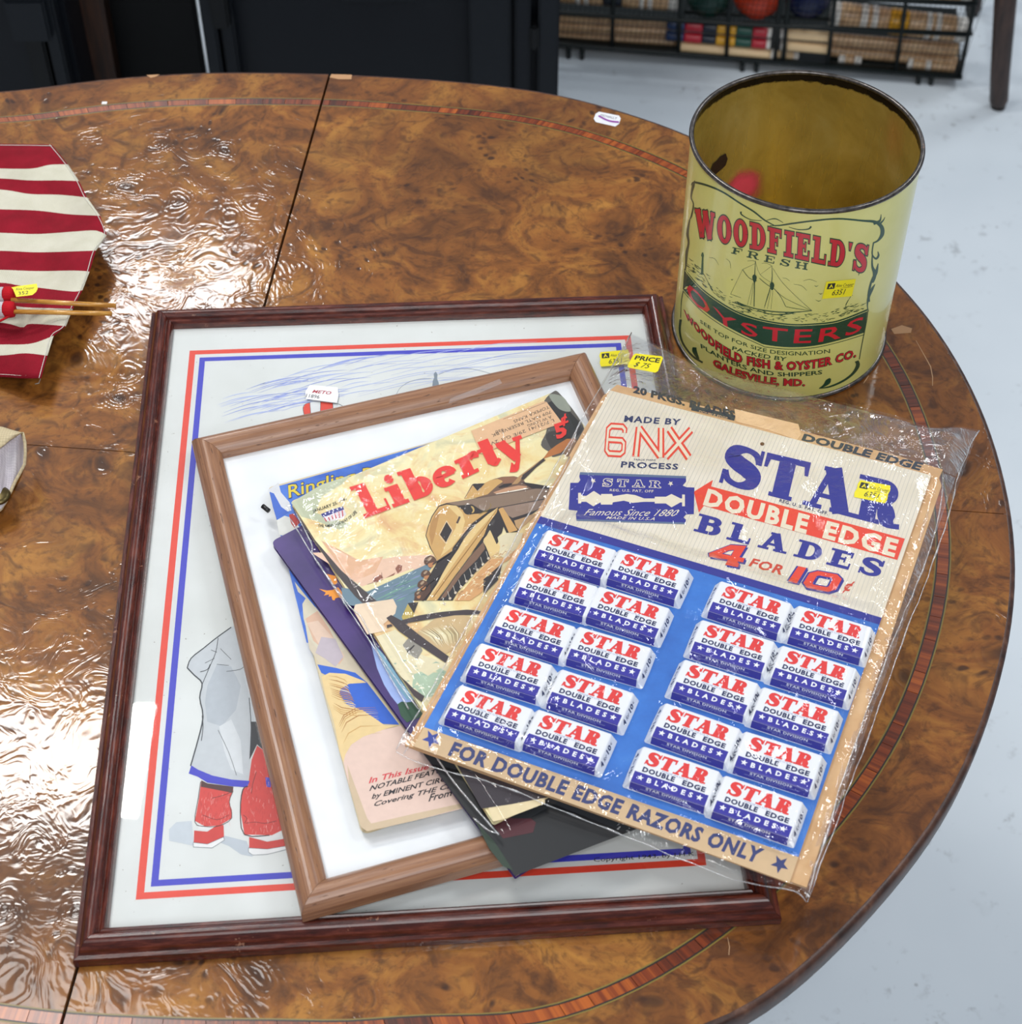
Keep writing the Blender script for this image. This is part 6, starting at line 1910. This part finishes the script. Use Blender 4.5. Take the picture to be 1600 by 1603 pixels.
def addt(p0, p1, r):
    v, f = tube([p0, p1], r, 4, False); n = len(vs); vs.extend(v); fs.extend([[i + n for i in q] for q in f])


dx = (RBv - RA); dx.z = 0; dx = dx.normalized()
base0 = RP(700, 58); zlo, zhi = .022, .36; Lr = (RP(1502, 121) - base0).length
w0, w1 = (RP(1062, 80) - base0).dot(dx), (RP(1298, 95) - base0).dot(dx)
zw = RP(1180, 40).z
k = 0
while k * .008 < Lr:                                             # no mesh over the open window in the middle
    u = k * .008
    q = base0 + dx * u; q.z = zw if w0 < u < w1 else zlo; q2 = base0 + dx * (u + .03); q2.z = zhi; addt(q + RP.n * .001, q2 + RP.n * .001, .0004); k += 1
for j in range(36):
    z = zlo + j * .0095
    for ua, ub in (((0, w0), (w1, Lr)) if z < zw else ((0, Lr),)):
        q = base0 + dx * ua; q.z = z; q2 = base0 + dx * ub; q2.z = z; addt(q, q2, .0004)
m_ = mk('wire_mesh', vs, fs, WIRE, rk); m_['kind'] = 'stuff'

PINE, PINE2, CWH = speck_wood('pine_wood', '#a9835c', '#c7a177', '#d8b88e', 60, .45), mat('#dfc093', .4), mat('#c9cdd0', .4)
col_m = {'n': mat('#14315e', .3), 'r': mat('#b0182c', .3), 'k': mat('#121c2c', .3), 'y': mat('#d99f1c', .3), 'g': mat('#0f4a3c', .3), 'w': mat('#d8d4cc', .4), 'b': mat('#1f4fa0', .3), 'p': PINE, 'P': PINE2}


def rod(name, label, cat, group, a, b, r, segs, depth=-.03):
    """horizontal turned rod: segs = (start u, end u, colour, radius factor)"""
    A, B = RP(a[0], a[1], depth), RP(b[0], b[1], depth)
    o = empty(name, ((A.x + B.x) / 2, (A.y + B.y) / 2, min(A.z, B.z) - r), label, cat, group)
    for u0, u1, c_, k in segs:
        P0, P1 = A + (B - A) * u0, A + (B - A) * u1
        e = (P1 - P0) * min(.12, .004 / max((P1 - P0).length, .001))
        tube_obj({'p': 'shaft', 'P': 'shaft', 'w': 'white_ring'}.get(c_, 'painted_band'), [P0, P0 + e, P1 - e, P1], [r * k * .94, r * k, r * k, r * k * .94], col_m[c_], o, 18)
    return o


rod('croquet_mallet_head', 'croquet mallet head with a yellow band at the right of the rack', 'mallet', None, (1300, 21), (1512, 47), .0205,
    [(0, .07, 'w', .98), (.07, .22, 'p', 1), (.22, .27, 'w', 1.04), (.27, .30, 'p', 1), (.30, .345, 'w', 1.04), (.345, .43, 'p', 1), (.43, .57, 'y', 1.02), (.57, .70, 'p', 1), (.70, .74, 'w', 1.04), (.74, .77, 'p', 1), (.77, .81, 'w', 1.04), (.81, .92, 'p', 1), (.92, 1, 'w', .98)])
rod('croquet_mallet_head', 'croquet mallet head with a red band at the top right of the rack', 'mallet', None, (1330, -30), (1520, -10), .018,
    [(0, .25, 'p', 1), (.25, .52, 'r', 1.02), (.52, .62, 'p', 1), (.62, .66, 'w', 1.04), (.70, .74, 'w', 1.04), (.66, .70, 'p', 1), (.74, .92, 'p', 1), (.92, 1, 'w', 1)])
rod('croquet_mallet_head', 'croquet mallet head with white rings at the left of the rack', 'mallet', None, (878, -16), (1066, -2), .0205,
    [(0, .13, 'p', 1), (.13, .17, 'w', 1.04), (.17, .20, 'p', 1), (.20, .24, 'w', 1.04), (.24, .36, 'p', 1), (.36, .52, 'k', 1.02), (.52, .66, 'p', 1), (.66, .70, 'w', 1.04), (.70, .73, 'p', 1), (.73, .77, 'w', 1.04), (.77, .90, 'p', 1), (.90, 1, 'w', 1)])
gH = 'plain wooden croquet shafts lying in the rack'
for a, b, r, d, lab in (((700, 18), (1050, 34), .0078, -.03, 'upper of three plain wooden shafts at the left of the rack'), ((700, 33), (1050, 50), .0078, -.03, 'middle of three plain wooden shafts at the left of the rack'), ((700, 48), (1060, 66), .0078, -.03, 'lowest of three plain wooden shafts at the left of the rack'),
                        ((1300, 60), (1500, 77), .0100, -.03, 'upper of two plain wooden shafts at the right of the rack'), ((1298, 79), (1497, 97), .0100, -.03, 'lower of two plain wooden shafts at the right of the rack')):
    rod('wooden_shaft', lab, 'shaft', gH, a, b, r, [(0, 1, 'p', 1)], d)
ST = [(0, .17, 'n', 1), (.17, .34, 'r', 1.05), (.34, .48, 'k', .95), (.48, .57, 'y', 1.02), (.60, .66, 'y', 1.02), (.57, .60, 'w', .9), (.66, .82, 'g', 1), (.82, .96, 'r', 1.05), (.96, 1, 'w', 1)]
rod('croquet_stake', 'upper of two croquet stakes banded blue, red, yellow and green', 'stake', None, (1045, 37), (1208, 51), .0085, ST, -.012)
rod('croquet_stake', 'lower of two croquet stakes banded blue, red, yellow and green', 'stake', None, (1043, 55), (1206, 69), .0085, ST, -.012)
rod('pale_shaft', 'smooth pale wooden shaft below the banded stakes', 'shaft', None, (1063, 72), (1212, 86), .0095, [(0, .96, 'P', 1), (.96, 1, 'w', 1)], -.012)
rod('pale_shaft', 'upper short pale shaft right of the banded stakes', 'shaft', None, (1222, 52), (1300, 58), .0085, [(0, .12, 'w', 1), (.12, 1, 'P', 1)], -.012)
rod('pale_shaft', 'lower short pale shaft right of the banded stakes', 'shaft', None, (1222, 70), (1300, 77), .0085, [(0, .12, 'w', 1), (.12, 1, 'P', 1)], -.012)
rod('turned_peg', 'small turned wooden peg low in the middle of the rack', 'peg', None, (1210, 85), (1250, 89), .0075, [(0, .3, 'P', 1), (.3, .5, 'w', 1), (.5, .8, 'P', 1), (.8, 1, 'w', 1)], -.02)
rod('turned_peg', 'small turned wooden peg with white rings below the right-hand shafts', 'peg', None, (1312, 92), (1348, 95), .0085, [(0, .3, 'w', 1), (.3, .7, 'p', 1), (.7, 1, 'w', 1)], -.02)
rod('turned_peg', 'turned wooden peg with white rings at the bottom right corner of the rack', 'peg', None, (1420, 99), (1494, 107), .0095, [(0, .12, 'w', 1), (.12, .38, 'p', 1), (.38, .5, 'w', 1), (.5, 1, 'p', 1)], -.02)
for nm, px, py, r, c_ in (('green', 1110, -8, .037, '#0e3d33'), ('orange-red', 1187, -10, .041, '#d8401c'), ('dark blue', 1265, -6, .037, '#101d4a')):
    t = NT('painted_ball_' + nm.replace(' ', '_').replace('-', '_')); n1 = t.noise(t.pos, 60, 3, .5)
    mm = t.set(Base_Color=t.mix(t.math('MULTIPLY', n1.outputs[0], .3), c_, '#101010'), Roughness=.3)
    c0 = RP(px, py, -.05)
    vs, fs = lathe([(r * math.cos(a) + 1e-5, r * math.sin(a)) for a in [math.pi / 2 - i * math.pi / 16 for i in range(17)]], c0, 32)
    ob = mk('croquet_ball', vs, fs, mm, None, smooth=True, origin=c0)
    tag(ob, '%s wooden croquet ball behind the wire of the rack' % nm, 'ball')
sl = RP(1000, -6, -.05)
# wooden shelf inside the rack that carries the balls
a, b = RP(1070, 24, -.012), RP(1300, 36, -.012)
for q in (.01, .09):
    o_ = -RP.n * q
    tube_obj('ball_rail', [a + o_, b + o_], .003, WIRE, rk, 6)

# wooden legs at the right edge
t = NT('worn_brown_leg'); n1 = t.noise(t.n('VectorMath', {0: t.pos, 1: (1, 1, .15)}, operation='MULTIPLY').outputs[0], 110, 4, .65)
LEGM = t.set(Base_Color=t.ramp(n1.outputs[0], [(.3, '#241a17'), (.55, '#3d2c26'), (.8, '#5d453a')]), Roughness=.5)
for lab, p0, p1, r0, r1, dy in (('round brown wooden stool leg standing at the right edge beyond the table', (1562, 168), (1577, -40), .0150, .0185, 0.0), ('darker stool leg partly hidden behind the wire rack', (1522, 22), (1534, -60), .0135, .0155, 0.0)):
    A = at(p0[0], p0[1], 0.0); P_ = vplane(A, A + Vector((1, 0, 0)))
    B = P_(p1[0], p1[1]); B2 = A + (B - A) * 2.2
    ob = empty('stool_leg', A, lab, 'stool leg')
    tube_obj('leg_shaft', [A + Vector((0, 0, .006)), A + (B2 - A) * .015 + Vector((0, 0, .006)), A + (B2 - A) * .12, B2], [r0 * .8, r0, r0 * 1.03, r1 * 1.2], LEGM, ob, 20)
    tube_obj('foot_cap', [A + Vector((0, 0, .0005)), A + Vector((0, 0, .007))], [r0 * .78, r0 * .8], mat('#1c1614', .6), ob, 16)
